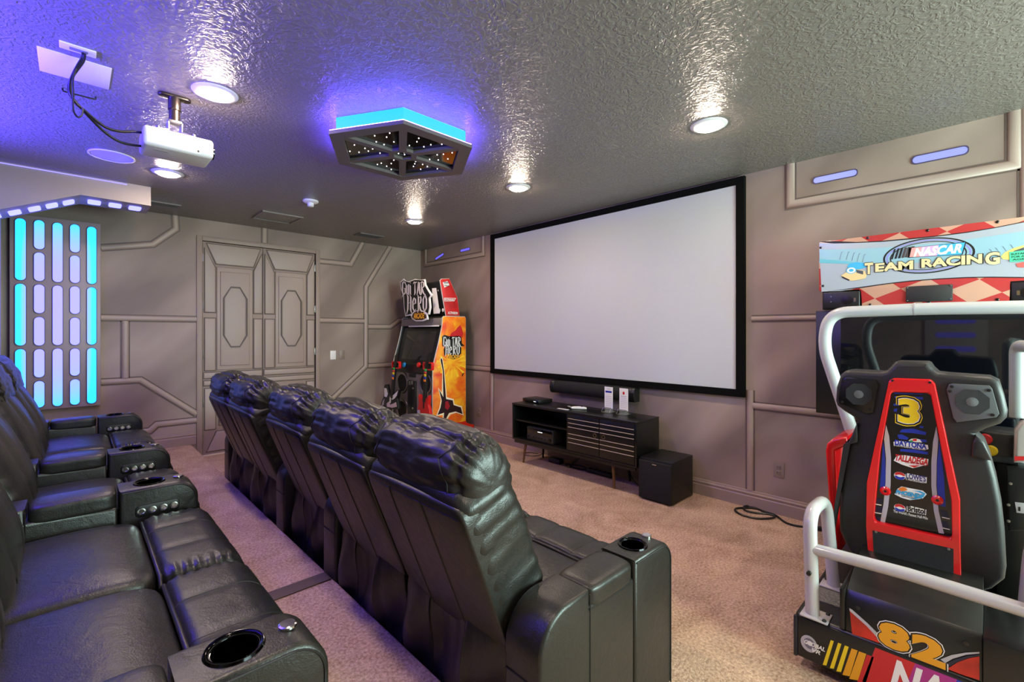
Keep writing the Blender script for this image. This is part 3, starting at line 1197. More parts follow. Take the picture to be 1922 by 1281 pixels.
pz0, pz1 = 2.405, 2.508
x0, x1, y0, y1 = bx - 0.145, bx + 0.165, by - 0.11, by + 0.11
bm = NB(); box(bm, x0, x1, y0, y1, pz0, pz1, 0.018, 4)
body = obj('body', bm, mat('projector_white', (222, 220, 220), 0.35), t)
for i in range(9):
    bm = NB(); box(bm, x0 + 0.155 + i * 0.0145, x0 + 0.163 + i * 0.0145, y0 - 0.001, y0 + 0.004, pz0 + 0.052, pz1 - 0.02)
    obj('vent_slot', bm, mat('vent_grey', (150, 148, 146), 0.6), body)
bm = NB(); lathe(bm, [(0.034, 0), (0.034, 0.012), (0.026, 0.014), (0.022, 0.006), (0.0, 0.006)], (x1 - 0.002, by - 0.045, pz0 + 0.05), 26, Matrix.Rotation(PI / 2, 4, 'Y'))
obj('lens', bm, GLOSS, body)
bm = NB(); box(bm, x1 - 0.062, x1 - 0.012, y0 - 0.002, y0 + 0.01, pz0 + 0.014, pz0 + 0.032, 0.001)
obj('sensor_window', bm, mat('pale_cyan_window', (176, 214, 214), 0.2), body)
bm = NB(); box(bm, x1 - 0.078, x1 - 0.068, y0 - 0.002, y0 + 0.01, pz0 + 0.018, pz0 + 0.030, 0.001)
obj('sensor_window', bm, BLACK, body)
bm = NB(); box(bm, x0 + 0.05, x0 + 0.11, y0 + 0.05, y0 + 0.07, pz0 - 0.001, pz0 + 0.004)
obj('label_plate', bm, mat('label_grey', (188, 186, 186), 0.5), body)
for sx in (x0 + 0.03, x1 - 0.03):
    bm = NB(); lathe(bm, [(0.009, 0), (0.009, 0.014), (0.0, 0.016)], (sx, by + 0.07, pz1 - 0.002), 12)
    obj('foot', bm, WHITE, body)

# cable plates on the ceiling and the projector cables
t = thing('cable_plate', 'narrow white ceiling plate where the projector cables come out', 'wall plate', (0.017, 2.90, H))
bm = NB(); box(bm, -0.045, 0.079, 2.868, 2.934, H - 0.008, H, 0.003, 3); obj('plate', bm, WHITE, t)
bm = NB(); box(bm, -0.012, 0.05, 2.888, 2.914, H - 0.010, H - 0.007, 0.001); obj('outlet', bm, mat('plate_grey', (120, 118, 124), 0.5), t)  # plain grey insert in the middle of the plate
bm = NB(); box(bm, -0.12, 0.139, 3.0, 3.273, H - 0.003, H, 0.001)
tag(obj('blank_plate', bm, WHITE), 'large blank white rectangular plate on the blue lit ceiling', 'ceiling plate')
bm = NB(); tube(bm, fillet([(-0.04, 3.42, H - 0.002), (-0.04, 3.42, H - 0.018), (0.09, 3.42, H - 0.018), (0.09, 3.42, H - 0.002)], 0.006), 0.004, 8)
tag(obj('ceiling_bracket', bm, DARKSTEEL), 'thin dark metal bracket behind the blank ceiling plate', 'bracket')
cb = crop(0, 40, 3.2022)
P1 = [(500, 180), (495, 220), (455, 290), (425, 360), (425, 430), (455, 490), (500, 530), (570, 590), (640, 640), (720, 662), (800, 664), (862, 671)]
P2 = [(508, 182), (500, 240), (450, 310), (418, 370), (418, 430), (450, 480), (505, 540), (570, 610), (640, 675), (720, 725), (800, 745), (856, 750)]
for k, (pp, lab, m) in enumerate(((P1, 'upper black projector cable with white glints looping from the ceiling plate', PRINTK), (P2, 'lower black projector cable looping from the ceiling plate', PRINTK))):
    pts = []
    for i, p in enumerate(pp):
        f = i / (len(pp) - 1)
        pts.append(on_y(cb(*p), 2.90 + (by - 2.90 + (0.0 if k else -0.03)) * f))
    pts[0].z = H - 0.015
    bm = NB(); tube(bm, smooth_path(pts, 4), 0.0065, 8)
    tag(obj('projector_cable', bm, mat('cable_black', (24, 24, 26), 0.3)), lab, 'cable', 'cables hanging to the projector')
pts = [on_y(cb(*p), 2.93) for p in ((505, 185), (470, 260), (440, 340), (440, 430), (440, 530), (465, 575), (490, 565), (497, 520))]
pts[0].z = H - 0.015
bm = NB(); tube(bm, smooth_path(pts, 4), 0.004, 8)
tag(obj('projector_cable', bm, mat('cable_black', (24, 24, 26), 0.3)), 'thin black cable with a short hanging loop below the ceiling plate', 'cable', 'cables hanging to the projector')

# ---------------------------------------------------------------- portal beam and the glowing wall panel
PORT = mat('portal_paint', (150, 138, 134), 0.5)
t = thing('portal_beam', 'grey angled portal beam under the ceiling with small lights below', 'portal', (0.0, 5.4, H))
yb0, yb1 = 5.21, 5.585
bm = NB()
prism(bm, [(0.505, H), (0.505, 2.572), (0.043, 2.575), (-0.43, 2.358), (-1.0, 2.10), (-1.249, 2.10), (-1.249, H)], 'y', yb0, yb1)
obj('beam', bm, PORT, t, smooth=0)
bm = NB(); box(bm, -1.249, -0.425, yb0 + 0.02, yb1, PLAT, 2.36, 0.004)
obj('column', bm, PORT, t)
BLK = emit_lin('portal_block_light', (0.38, 0.38, 2.4), 1.0)
c5 = crop(0, 280, 5.653)
flat = [on_z(c5(*p), 2.574) for p in ((1000, 555), (1220, 590), (1430, 622))]
for p in flat:
    bm = NB(); prism(bm, rrect(0.085, 0.13, 0.02, 4, (p.x, 5.39)), 'z', 2.558, 2.574, 0.003)
    tag(obj('block_light', bm, BLK, t), 'small rounded white-blue light')
sl = math.atan2(2.575 - 2.358, 0.473)
for u in (0.08, 0.19, 0.30, 0.42, 0.54):
    M = Matrix.Translation((0.043 - u * math.cos(sl), 5.39, 2.575 - u * math.sin(sl))) @ Matrix.Rotation(-sl, 4, 'Y')
    tmp = NB(); prism(tmp, rrect(0.075, 0.13, 0.02, 4), 'z', -0.016, 0.0, 0.003)
    tmp.transform(M)
    tag(obj('block_light', tmp, BLK, t), 'small rounded white-blue light')
bm = NB(); box(bm, -0.42, 0.34, yb0 - 0.008, yb0 + 0.002, 2.724, 2.7285)
tag(obj('light_strip', bm, emit_lin('seam_strip', (0.3, 0.26, 1.8), 1.0), t), 'thin violet light seam')

t = thing('glow_panel', 'tall wall panel with rows of glowing cyan and lavender slots', 'light panel', (-0.11, 6.2, 0.70))
gm = bpy.data.materials.new('slot_glow')
gm.use_nodes = True
nt = gm.node_tree
pb = nt.nodes['Principled BSDF']
pb.inputs['Base Color'].default_value = (0.02, 0.02, 0.05, 1)
geo = nt.nodes.new('ShaderNodeNewGeometry')
sep = nt.nodes.new('ShaderNodeSeparateXYZ')
nt.links.new(geo.outputs['Position'], sep.inputs[0])


def mnode(op, a, b=None):
    n = nt.nodes.new('ShaderNodeMath')
    n.operation = op
    for i, v in enumerate((a, b)):
        if v is None:
            continue
        if isinstance(v, (int, float)):
            n.inputs[i].default_value = v
        else:
            nt.links.new(v, n.inputs[i])
    return n.outputs[0]


dz = mnode('POWER', mnode('ABSOLUTE', mnode('DIVIDE', mnode('SUBTRACT', sep.outputs[2], 1.60), 0.9)), 4.5)
dxx = mnode('POWER', mnode('ABSOLUTE', mnode('DIVIDE', mnode('SUBTRACT', sep.outputs[0], -0.107), 0.235)), 8.0)
fac = mnode('MINIMUM', mnode('ADD', dz, mnode('MULTIPLY', dxx, 0.75)), 1.0)
mixc = nt.nodes.new('ShaderNodeMix')
mixc.data_type = 'RGBA'
nt.links.new(fac, mixc.inputs['Factor'])
mixc.inputs['A'].default_value = (0.30, 0.28, 2.6, 1)
mixc.inputs['B'].default_value = (0.015, 0.52, 2.2, 1)
nt.links.new(mixc.outputs['Result'], pb.inputs['Emission Color'])
pb.inputs['Emission Strength'].default_value = 1.0
bm = NB(); box(bm, -0.42, 0.202, 6.20, YF - 0.001, 0.70, 2.53, 0.006)
obj('panel', bm, mat('glow_panel_paint', (150, 134, 140), 0.45), t)
LONG = [(2.488, 1.918), (1.884, 1.313), (1.279, 0.727)]
SHORT = [(2.492, 2.219), (2.187, 1.919), (1.885, 1.616), (1.578, 1.311), (1.276, 1.011), (0.975, 0.727)]
for i, x in enumerate((-0.35, -0.229, -0.106, 0.014, 0.135)):
    for z1, z0 in (LONG if i % 2 == 0 else SHORT):
        pts = rrect(0.068, z1 - z0, 0.033, 6, (x, (z0 + z1) / 2))
        bm = NB(); prism(bm, pts, 'y', 6.192, 6.201)
        s = obj('light_slot', bm, gm, t, smooth=0)
        bm = NB(); ring(bm, rrect(0.078, z1 - z0 + 0.01, 0.038, 6, (x, (z0 + z1) / 2)), pts, 'y', 6.189, 6.2005)
        obj('slot_rim', bm, mat('slot_rim_dark', (66, 58, 88), 0.5), s, smooth=0)

# back wall lamp panel (seen only as a mirror image in the racing screen)
t = thing('wall_glow_panel', 'blue slot light panel on the wall behind the rear recliners', 'light panel', (XL, 0.3, 0.9))
bm = NB(); box(bm, XL, XL + 0.06, 0.0, 0.62, 0.9, 2.3, 0.006); obj('panel', bm, PORT, t)
for i in range(7):
    bm = NB(); prism(bm, rrect(0.40, 0.07, 0.033, 6, (0.31, 1.02 + i * 0.19)), 'x', XL + 0.06, XL + 0.068)
    obj('light_slot', bm, LAVD, t, smooth=0)

# ================================================================ PROJECTION SCREEN WALL
sy0, sy1, sz0, sz1 = 1.383, 4.545, 0.899, 2.722
t = thing('projection_screen', 'large white projection screen with wide black velvet frame', 'projection screen', (XR, 2.96, sz0))
fr = [(sy0, sz0), (sy1, sz0), (sy1, sz1), (sy0, sz1)]
fi = [(sy0 + 0.068, sz0 + 0.063), (sy1 - 0.078, sz0 + 0.063), (sy1 - 0.078, sz1 - 0.064), (sy0 + 0.068, sz1 - 0.064)]
for i in range(4):
    j = (i + 1) % 4
    bm = NB()
    a, b, c, d = fr[i], fr[j], fi[j], fi[i]
    poly3(bm, [(XR - 0.045, *p) for p in (a, b, c, d)], [(XR, *p) for p in (a, b, c, d)], 0.004)
    obj('frame_bar', bm, VELVET, t, smooth=0)
bm = NB(); box(bm, XR - 0.034, XR - 0.028, fi[0][0] - 0.01, fi[1][0] + 0.01, fi[0][1] - 0.01, fi[2][1] + 0.01)
obj('screen_fabric', bm, mat('screen_white', (190, 192, 196), 0.85, spec=0.15), t)

# soundbar
t = thing('soundbar', 'long black soundbar mounted on the wall below the projection screen', 'soundbar', (XR, 2.89, 0.76))
bm = NB()
prof = [(3.985, 0.760), (3.90, 0.763), (3.885, 0.78), (3.872, 0.825), (3.885, 0.872), (3.90, 0.889), (3.985, 0.892)]
poly3(bm, [(x, 2.362, z) for x, z in prof], [(x, 3.415, z) for x, z in prof], 0.006)
obj('grille', bm, mat('speaker_cloth', (16, 15, 15), 0.85, bump=(600, 0.3, 0.002)), t)
for y0, y1 in ((2.352, 2.415), (3.365, 3.425)):
    bm = NB(); poly3(bm, [(x - 0.003 if x < 3.98 else x, y0, z + (0.003 if z > 0.826 else -0.003)) for x, z in prof], [(x - 0.003 if x < 3.98 else x, y1, z + (0.003 if z > 0.826 else -0.003)) for x, z in prof], 0.006)
    obj('end_cap', bm, SATIN, t)
bm = NB(); box(bm, 3.985, XR, 2.6, 3.2, 0.80, 0.87); obj('wall_bracket', bm, MATTE, t)

# ---------------------------------------------------------------- media console
X0, X1, Y0, Y1, Z0, Z1 = 3.515, 3.905, 2.105, 3.655, 0.255, 0.655
t = thing('media_console', 'black media console with slatted doors and angled wooden legs', 'tv stand', ((X0 + X1) / 2, (Y0 + Y1) / 2, 0))
CB = mat('console_black', (12, 12, 11), 0.32)
T_ = 0.018
for nm, a in (('top_board', (X0 - 0.004, X1, Y0, Y1, Z1 - 0.02, Z1)), ('bottom_board', (X0, X1, Y0, Y1, Z0, Z0 + 0.02)),
              ('side_board', (X0, X1, Y0, Y0 + T_, Z0 + 0.02, Z1 - 0.02)), ('side_board', (X0, X1, Y1 - T_, Y1, Z0 + 0.02, Z1 - 0.02)),
              ('divider', (X0 + 0.004, X1 - 0.01, 2.868, 2.886, Z0 + 0.02, Z1 - 0.02)), ('shelf', (X0 + 0.015, X1 - 0.01, 2.886, Y1 - T_, 0.462, 0.478)),
              ('back_board', (X1 - 0.01, X1 - 0.002, Y0 + T_, Y1 - T_, Z0 + 0.02, Z1 - 0.02)), ('apron', (X0 + 0.012, X0 + 0.03, Y0 + 0.02, Y1 - 0.02, Z0 - 0.035, Z0))):
    bm = NB(); box(bm, *a, 0.002); obj(nm, bm, CB, t)
INL = mat('pale_inlay', (188, 176, 160), 0.4)
for i, (y0, y1) in enumerate(((2.127, 2.490), (2.496, 2.866))):
    bm = NB(); box(bm, X0 - 0.002, X0 + 0.016, y0, y1, Z0 + 0.023, Z1 - 0.023, 0.002)
    d = obj('door', bm, CB, t)
    for z in (0.588, 0.545, 0.505, 0.440, 0.398, 0.355):
        bm = NB(); box(bm, X0 - 0.0035, X0 - 0.0015, y0 + 0.003, y1 - 0.003, z - 0.0028, z + 0.0028)
        obj('inlay_line', bm, INL, d)
    bm = NB(); lathe(bm, [(0.013, 0), (0.019, 0), (0.019, 0.006), (0.013, 0.006)], (X0 - 0.002, (y1 - 0.045) if i == 0 else (y0 + 0.045), 0.472), 24, Matrix.Rotation(-PI / 2, 4, 'Y'), cap=False)
    tag(obj('ring_pull', bm, mat('antique_brass', (140, 124, 96), 0.3, 0.9), d), 'round metal ring pull')
    bm = NB(); lathe(bm, [(0.0, 0), (0.0135, 0), (0.0135, 0.002), (0.0, 0.002)], (X0 - 0.002, (y1 - 0.045) if i == 0 else (y0 + 0.045), 0.472), 20, Matrix.Rotation(-PI / 2, 4, 'Y'))
    obj('finger_hole', bm, MATTE, d)
for x, y, m in ((3.60, 2.40, WALNUT), (3.60, 3.52, WALNUT), (3.86, 2.42, MATTE), (3.86, 3.50, MATTE)):
    dx = 0.02 if x < 3.7 else -0.02
    dy = 0.05 if y < 3 else -0.05
    bm = NB(); tube(bm, [(x, y, Z0 + 0.004), (x - dx, y - (dy * 0.55), 0.0)], [0.019, 0.010], 14)
    obj('leg', bm, m, t)

t = thing('av_receiver', 'dark grey receiver on the lower shelf of the media console', 'receiver', (3.7, 3.28, Z0 + 0.02))
bm = NB(); box(bm, 3.55, 3.85, 3.09, 3.46, Z0 + 0.026, Z0 + 0.165, 0.004)
rb = obj('body', bm, mat('receiver_grey', (44, 42, 40), 0.45), t)
bm = NB(); box(bm, 3.546, 3.552, 3.10, 3.45, Z0 + 0.098, Z0 + 0.155, 0.001)
obj('display', bm, GLOSS, rb)
bm = NB(); box(bm, 3.5445, 3.5462, 3.235, 3.30, Z0 + 0.122, Z0 + 0.129)
obj('lit_readout', bm, emit('display_white', (240, 240, 240), 1.0), rb)
for y, r in ((3.13, 0.018), (3.44, 0.009), (3.25, 0.007), (3.29, 0.007), (3.33, 0.007), (3.37, 0.007), (3.20, 0.007)):
    bm = NB(); lathe(bm, [(r, 0), (r, 0.012), (r * 0.8, 0.014), (0, 0.014)], (3.55, y, Z0 + 0.062), 16, Matrix.Rotation(-PI / 2, 4, 'Y'))
    obj('knob', bm, DARKSTEEL, rb)
for y in (3.12, 3.43):
    bm = NB(); lathe(bm, [(0.015, 0), (0.015, 0.007)], (3.6, y, Z0 + 0.0205), 12)
    obj('foot', bm, MATTE, rb)

t = thing('disc_player', 'slim black disc player on the left end of the media console', 'disc player', (3.76, 3.51, Z1))
M = Matrix.Translation((3.755, 3.50, 0)) @ Matrix.Rotation(-0.10, 4, 'Z')
bm = NB(); box(bm, -0.10, 0.10, -0.14, 0.14, Z1 + 0.004, Z1 + 0.042, 0.004, 2, M); obj('body', bm, SATIN, t)
bm = NB(); box(bm, -0.102, -0.098, -0.13, 0.13, Z1 + 0.012, Z1 + 0.034, 0.001, 2, M); obj('front_plate', bm, GLOSS, t)
bm = NB(); box(bm, -0.1035, -0.1015, -0.09, -0.055, Z1 + 0.018, Z1 + 0.024, 0, 2, M); obj('indicator', bm, emit('display_white', (240, 240, 240), 1.0), t)
bm = NB(); box(bm, -0.08, 0.08, -0.12, 0.12, Z1, Z1 + 0.005, 0, 2, M); obj('foot', bm, MATTE, t)

t = thing('game_controller', 'small white game controller lying on the media console', 'controller', (3.70, 2.88, Z1))
bm = NB(); cushion(bm, (0.05, 0.16, 0.028), 3.0, 12, lambda p, q: p + Vector((-0.02 * q.y * q.y, 0, 0)), Matrix.Translation((3.70, 2.87, Z1 + 0.015)) @ Matrix.Rotation(0.5, 4, 'Z')); obj('body', bm, WHITE, t)
for dx, dy in ((0.0, 0.03), (0.005, -0.03)):
    bm = NB(); lathe(bm, [(0.008, 0), (0.008, 0.008), (0.0, 0.01)], (3.70 + dx, 2.87 + dy, Z1 + 0.024), 12); obj('thumbstick', bm, BLACK, t)
t = thing('remote_control', 'black remote control beside the white game controller', 'remote', (3.66, 2.97, Z1))
M = Matrix.Translation((3.68, 2.975, 0)) @ Matrix.Rotation(-0.5, 4, 'Z')
bm = NB(); box(bm, -0.02, 0.02, -0.07, 0.07, Z1 + 0.0005, Z1 + 0.016, 0.004, 2, M); obj('body', bm, SATIN, t)
for k in range(4):
    bm = NB(); box(bm, -0.012, 0.012, -0.05 + k * 0.026, -0.036 + k * 0.026, Z1 + 0.0155, Z1 + 0.018, 0.001, 2, M); obj('button', bm, SILVER, t)
bm = NB(); box(bm, 3.565, 3.60, 2.915, 3.05, Z1 + 0.0003, Z1 + 0.004, 0.001)
tag(obj('notepaper', bm, WHITE), 'small white slip of paper near the console front edge', 'paper')

for k, (y, lab, pr) in enumerate(((2.575, 'clear stand holding a printed card with a blue heading', BLUEP), (2.405, 'clear stand holding a printed card with a red emblem', REDF))):
    x = 3.79
    t = thing('card_stand', lab, 'sign', (x, y, Z1), group='printed card stands on the media console')
    CL = mat('clear_acrylic', (226, 232, 232), 0.08, trans=0.85)
    bm = NB()
    box(bm, x - 0.06, x + 0.05, y - 0.045, y + 0.045, Z1 + 0.0005, Z1 + 0.003)
    box(bm, x - 0.002, x + 0.001, y - 0.047, y + 0.047, Z1 + 0.003, Z1 + 0.24)
    obj('holder', bm, CL, t, smooth=0)
    bm = NB(); tube(bm, [(x - 0.06, y - 0.045, Z1 + 0.005), (x - 0.03, y - 0.045, Z1 + 0.045), (x - 0.03, y + 0.045, Z1 + 0.045), (x - 0.06, y + 0.045, Z1 + 0.005)], 0.003, 6); obj('wire_foot', bm, CHROME, t)
    bm = NB(); box(bm, x - 0.005, x - 0.0025, y - 0.047, y + 0.047, Z1 + 0.035, Z1 + 0.245); cd = obj('card', bm, PRINTW, t)
    if k == 0:
        decal('print', [(y - 0.036, Z1 + 0.188), (y + 0.036, Z1 + 0.188), (y + 0.036, Z1 + 0.206), (y - 0.036, Z1 + 0.206)], pr, cd, 'x', x - 0.0052)
        decal('print', [(y - 0.02, Z1 + 0.222), (y + 0.02, Z1 + 0.222), (y + 0.02, Z1 + 0.228), (y - 0.02, Z1 + 0.228)], SILVER, cd, 'x', x - 0.0052)
    else:
        decal('print', ell(y, Z1 + 0.20, 0.011, 0.015, 14), pr, cd, 'x', x - 0.0052)
        decal('print', [(y - 0.03, Z1 + 0.166), (y + 0.03, Z1 + 0.166), (y + 0.03, Z1 + 0.172), (y - 0.03, Z1 + 0.172)], SILVER, cd, 'x', x - 0.0052)
    for i in range(6):
        z = Z1 + 0.15 - i * 0.018
        decal('print', [(y - 0.036, z), (y + 0.036, z), (y + 0.036, z + 0.004), (y - 0.036, z + 0.004)], mat('print_grey', (196, 190, 192), 0.6), cd, 'x', x - 0.0052)

# subwoofer
t = thing('subwoofer', 'black cube subwoofer on the carpet right of the media console', 'subwoofer', (3.72, 1.95, 0))
bm = NB(); box(bm, 3.545, 3.925, 1.795, 2.095, 0.012, 0.358, 0.004); obj('cabinet', bm, mat('woodgrain_black', (14, 14, 13), 0.45, bump=(60, 0.15, 0.003)), t)
bm = NB(); box(bm, 3.525, 3.546, 1.798, 2.092, 0.016, 0.340, 0.006, 3); gr = obj('grille', bm, mat('speaker_cloth', (16, 15, 15), 0.85), t)
bm = NB(); box(bm, 3.5235, 3.526, 1.925, 1.962, 0.315, 0.322); obj('badge', bm, CHROME, gr)
for x in (3.58, 3.89):
    for y in (1.83, 2.06):
        bm = NB(); lathe(bm, [(0.014, 0), (0.014, 0.014)], (x, y, 0.0), 12); obj('foot', bm, MATTE, t)

# cables and power strip below the console, cord by the wall
def cord(name, pts, r, label, m=None, group=None, k=6):
    bm = NB(); tube(bm, smooth_path(pts, k), r, 8)
    return tag(obj(name, bm, m or mat('cable_black', (24, 24, 26), 0.3)), label, 'cable', group)


G = 'loose cables below the media console'
r_ = 0.005
cord('cable', [(3.93, 3.62, 0.25), (3.92, 3.56, 0.06), (3.86, 3.62, r_), (3.80, 3.74, r_), (3.90, 3.80, r_), (3.96, 3.68, r_)], 0.004, 'thin black cable curling on the carpet at the console left leg', group=G)
cord('cable', [(3.93, 3.0, 0.26), (3.90, 3.02, 0.10), (3.84, 3.1, 0.012), (3.80, 2.98, 0.012), (3.86, 2.88, 0.012), (3.90, 3.02, 0.014), (3.84, 3.16, 0.012), (3.78, 3.05, 0.012)], 0.009, 'black cable coil below the middle of the media console', group=G)
cord('cable', [(3.95, 3.16, 0.25), (3.945, 3.08, 0.15), (3.93, 2.94, 0.11), (3.93, 2.80, 0.13), (3.95, 2.70, 0.25)], 0.010, 'grey looped cable drooping below the media console', mat('cable_grey', (150, 146, 142), 0.5), G)
cord('cable', [(3.96, 2.46, 0.20), (3.90, 2.40, 0.06), (3.84, 2.30, r_), (3.80, 2.18, r_), (3.93, 2.06, r_ + 0.001)], 0.004, 'thin black cable running to the subwoofer', group=G)
t = thing('power_strip', 'black power strip lying under the media console', 'power strip', (3.84, 2.72, 0))
bm = NB(); box(bm, 3.80, 3.86, 2.56, 2.86, 0.002, 0.04, 0.006, 2); obj('body', bm, BLACK, t)
for k in range(5):
    bm = NB(); box(bm, 3.812, 3.848, 2.585 + k * 0.054, 2.615 + k * 0.054, 0.039, 0.042, 0.001); obj('socket', bm, MATTE, t)
t = thing('power_adapter', 'black power adapter brick below the media console', 'adapter', (3.82, 3.27, 0))
bm = NB(); box(bm, 3.78, 3.86, 3.20, 3.36, 0.002, 0.06, 0.01, 2); obj('body', bm, BLACK, t)
bm = NB(); tube(bm, smooth_path([(3.84, 3.36, 0.03), (3.88, 3.42, 0.02), (3.93, 3.44, 0.012)], 5), 0.005, 8); obj('lead', bm, BLACK, t)

c7 = crop(1240, 840, 6.006)
pts = [on_z(c7(*p), 0.008) for p in ((1290, 770), (1200, 745), (1080, 690), (980, 662), (930, 680), (960, 715), (1060, 740), (1200, 752), (1285, 775), (1250, 800), (1100, 805), (950, 775), (860, 735), (840, 700), (900, 685), (1060, 690), (1180, 730), (1290, 765), (1400, 845), (1500, 880), (1600, 897), (1720, 915), (1760, 918))]
cord('extension_cord', pts, 0.008, 'black extension cord looped on the carpet by the screen wall', k=5)
p = on_z(c7(1800, 918), 0.016)
t = thing('cord_plug', 'black plug end of the cord beside the white rail', 'plug', (p.x, p.y, 0))
bm = NB(); cushion(bm, (0.075, 0.035, 0.03), 4, 8, None, Matrix.Translation((p.x, p.y, 0.0155)) @ Matrix.Rotation(-1.2, 4, 'Z')); obj('body', bm, BLACK, t)
bm = NB(); tube(bm, [(p.x, p.y, 0.016), (p.x + 0.03, p.y - 0.05, 0.012)], 0.005, 8); obj('lead', bm, BLACK, t)


# wall plates
def wall_plate(c, face, label, kind, m):
    t = thing('wall_outlet' if kind == 'outlet' else 'light_switch', label, 'outlet' if kind == 'outlet' else 'light switch', c)
    c = Vector(c)

    def put(nm, w, h, z, d0, d1, mm, bev=0.002):
        bm = NB()
        if face == 'x':
            box(bm, c.x - d1, c.x - d0, c.y - w / 2, c.y + w / 2, c.z + z - h / 2, c.z + z + h / 2, bev)
        else:
            box(bm, c.x - w / 2, c.x + w / 2, c.y - d1, c.y - d0, c.z + z - h / 2, c.z + z + h / 2, bev)
        return obj(nm, bm, mm, t)
    put('plate', 0.078, 0.122, 0, 0, 0.006, m)
    if kind == 'outlet':
        for z in (0.022, -0.022):
            r = put('socket', 0.034, 0.030, z, 0.005, 0.009, m, 0.003)
            for dy in (-0.007, 0.007):
                bm = NB()
                box(bm, c.x - 0.0095, c.x - 0.008, c.y + dy - 0.0015, c.y + dy + 0.0015, c.z + z - 0.005, c.z + z + 0.006)
                obj('slot', bm, MATTE, r)
    else:
        put('rocker', 0.034, 0.066, 0, 0.005, 0.010, m)


TAUPE = mat('taupe_plate', (134, 120, 110), 0.4)
p = on_x((1462, 882), XR); wall_plate((XR, p.y, p.z), 'x', 'taupe wall outlet between the subwoofer and the racing game', 'outlet', TAUPE)
p = on_x((899.7, 773), XR); wall_plate((XR, p.y, p.z), 'x', 'taupe wall outlet beside the music arcade cabinet', 'outlet', TAUPE)
p = on_y((625, 667), YF); wall_plate((p.x, YF, p.z), 'y', 'white light switch right of the doors', 'switch', WHITE)
p = on_y((642, 666), YF); wall_plate((p.x, YF, p.z), 'y', 'taupe light switch beside the white one', 'switch', TAUPE)

# cable cover strip across the riser
a, b, c_, d = [on_z(p, PLAT + 0.004) for p in ((505, 1113), (596, 1058), (606, 1068), (512, 1128))]
bm = NB(); box(bm, 0.45, PX - 0.015, (a.y + d.y) / 2 - 0.045, (a.y + d.y) / 2 + 0.045, PLAT + 0.0005, PLAT + 0.007, 0.003)
tag(obj('cable_cover', bm, mat('brown_rubber', (92, 76, 68), 0.6)), 'flat brown cable cover strip lying across the riser carpet', 'cable cover')

# ================================================================ MUSIC ARCADE CABINET
GL = {
    'G': [[(.66, .80), (.56, .97), (.34, 1.04), (.10, .84), (.08, .22), (.22, .02), (.48, .04), (.62, .20), (.60, .48), (.36, .50)], [(.10, .84), (-.10, 1.12)], [(.22, .02), (.02, -.22)]],
    'u': [[(.04, .82), (.10, .70), (.10, .16), (.26, .0), (.44, .14)], [(.50, .84), (.46, .70), (.47, .10), (.60, -.06)]],
    'i': [[(.02, .80), (.12, .68), (.13, .12), (.24, -.04)], [(.06, .98), (.22, .90)]],
    'T': [[(-.06, .84), (.14, 1.0), (.44, .96), (.66, 1.02)], [(.28, .98), (.30, .12), (.18, -.06)]],
    'A': [[(-.04, -.06), (.14, .40), (.26, 1.02), (.36, .96), (.50, .10), (.62, -.06)], [(.14, .36), (.44, .36)]],
    'R': [[(.10, .96), (.14, .20), (.02, -.04)], [(-.08, .92), (.20, 1.04), (.50, .92), (.52, .64), (.18, .50)], [(.26, .50), (.46, .12), (.86, -.16)]],
    'H': [[(.02, 1.06), (.14, .90), (.12, .14), (-.04, -.18)], [(.12, .50), (.50, .56)], [(.42, 1.0), (.52, .86), (.50, .10), (.62, -.10)]],
    'e': [[(.12, .42), (.46, .52), (.44, .76), (.28, .84), (.10, .62), (.10, .20), (.28, .02), (.52, .16)]],
    'r': [[(.08, 1.0), (.14, .84), (.14, .14), (.04, -.08)], [(.14, .84), (.42, .92), (.50, .72), (.40, .52), (.20, .46)], [(.26, .46), (.40, .14), (.60, -.04)]],
    'O': [[(.30, 1.06), (.08, .74), (.10, .24), (.28, -.02), (.50, .22), (.52, .76), (.30, 1.06), (.16, .92)], [(.28, .0), (.30, -.20)]],
}


def stroke_pts(path, w0):
    """one tapered pen stroke as a closed outline"""
    P = [Vector(p) for p in path]
    n = len(P)
    L, Rr = [], []
    for i in range(n):
        t = (P[min(i + 1, n - 1)] - P[max(i - 1, 0)]).normalized()
        nn = Vector((-t.y, t.x))
        w = w0 * (0.30 if i in (0, n - 1) else 1.0)
        L.append(P[i] + nn * w)
        Rr.append(P[i] - nn * w)
    return L, Rr


def glyphs(name, rows, mp, axis, d, m, parent, w, thick):
    """lettering drawn with pen strokes; rows of (word, x0, x1, y0, y1) in sign coordinates mapped to world by mp"""
    bm = NB()
    for word, x0, x1, y0, y1, sk in rows:
        adv = (x1 - x0) / (len(word) * 0.70)
        hh = y1 - y0
        for k, ch in enumerate(word):
            for st in GL[ch]:
                path = [(x0 + (k * 0.70 + px) * adv + sk * (py - 0.5) * hh, y0 + py * hh) for px, py in st]
                L, Rr = stroke_pts(path, w)
                for i in range(len(L) - 1):
                    q = [L[i], L[i + 1], Rr[i + 1], Rr[i]]
                    pts = [mp(v) for v in q]
                    a = [(d, *p) if axis == 'x' else (p[0], d, p[1]) for p in pts]
                    b = [(d - thick, *p) if axis == 'x' else (p[0], d - thick, p[1]) for p in pts]
                    va = [bm.verts.new(v) for v in a]
                    vb = [bm.verts.new(v) for v in b]
                    bm.faces.new(vb)
                    for s in range(4):
                        bm.faces.new((va[s], va[(s + 1) % 4], vb[(s + 1) % 4], vb[s]))
    return obj(name, bm, m, parent, smooth=0)


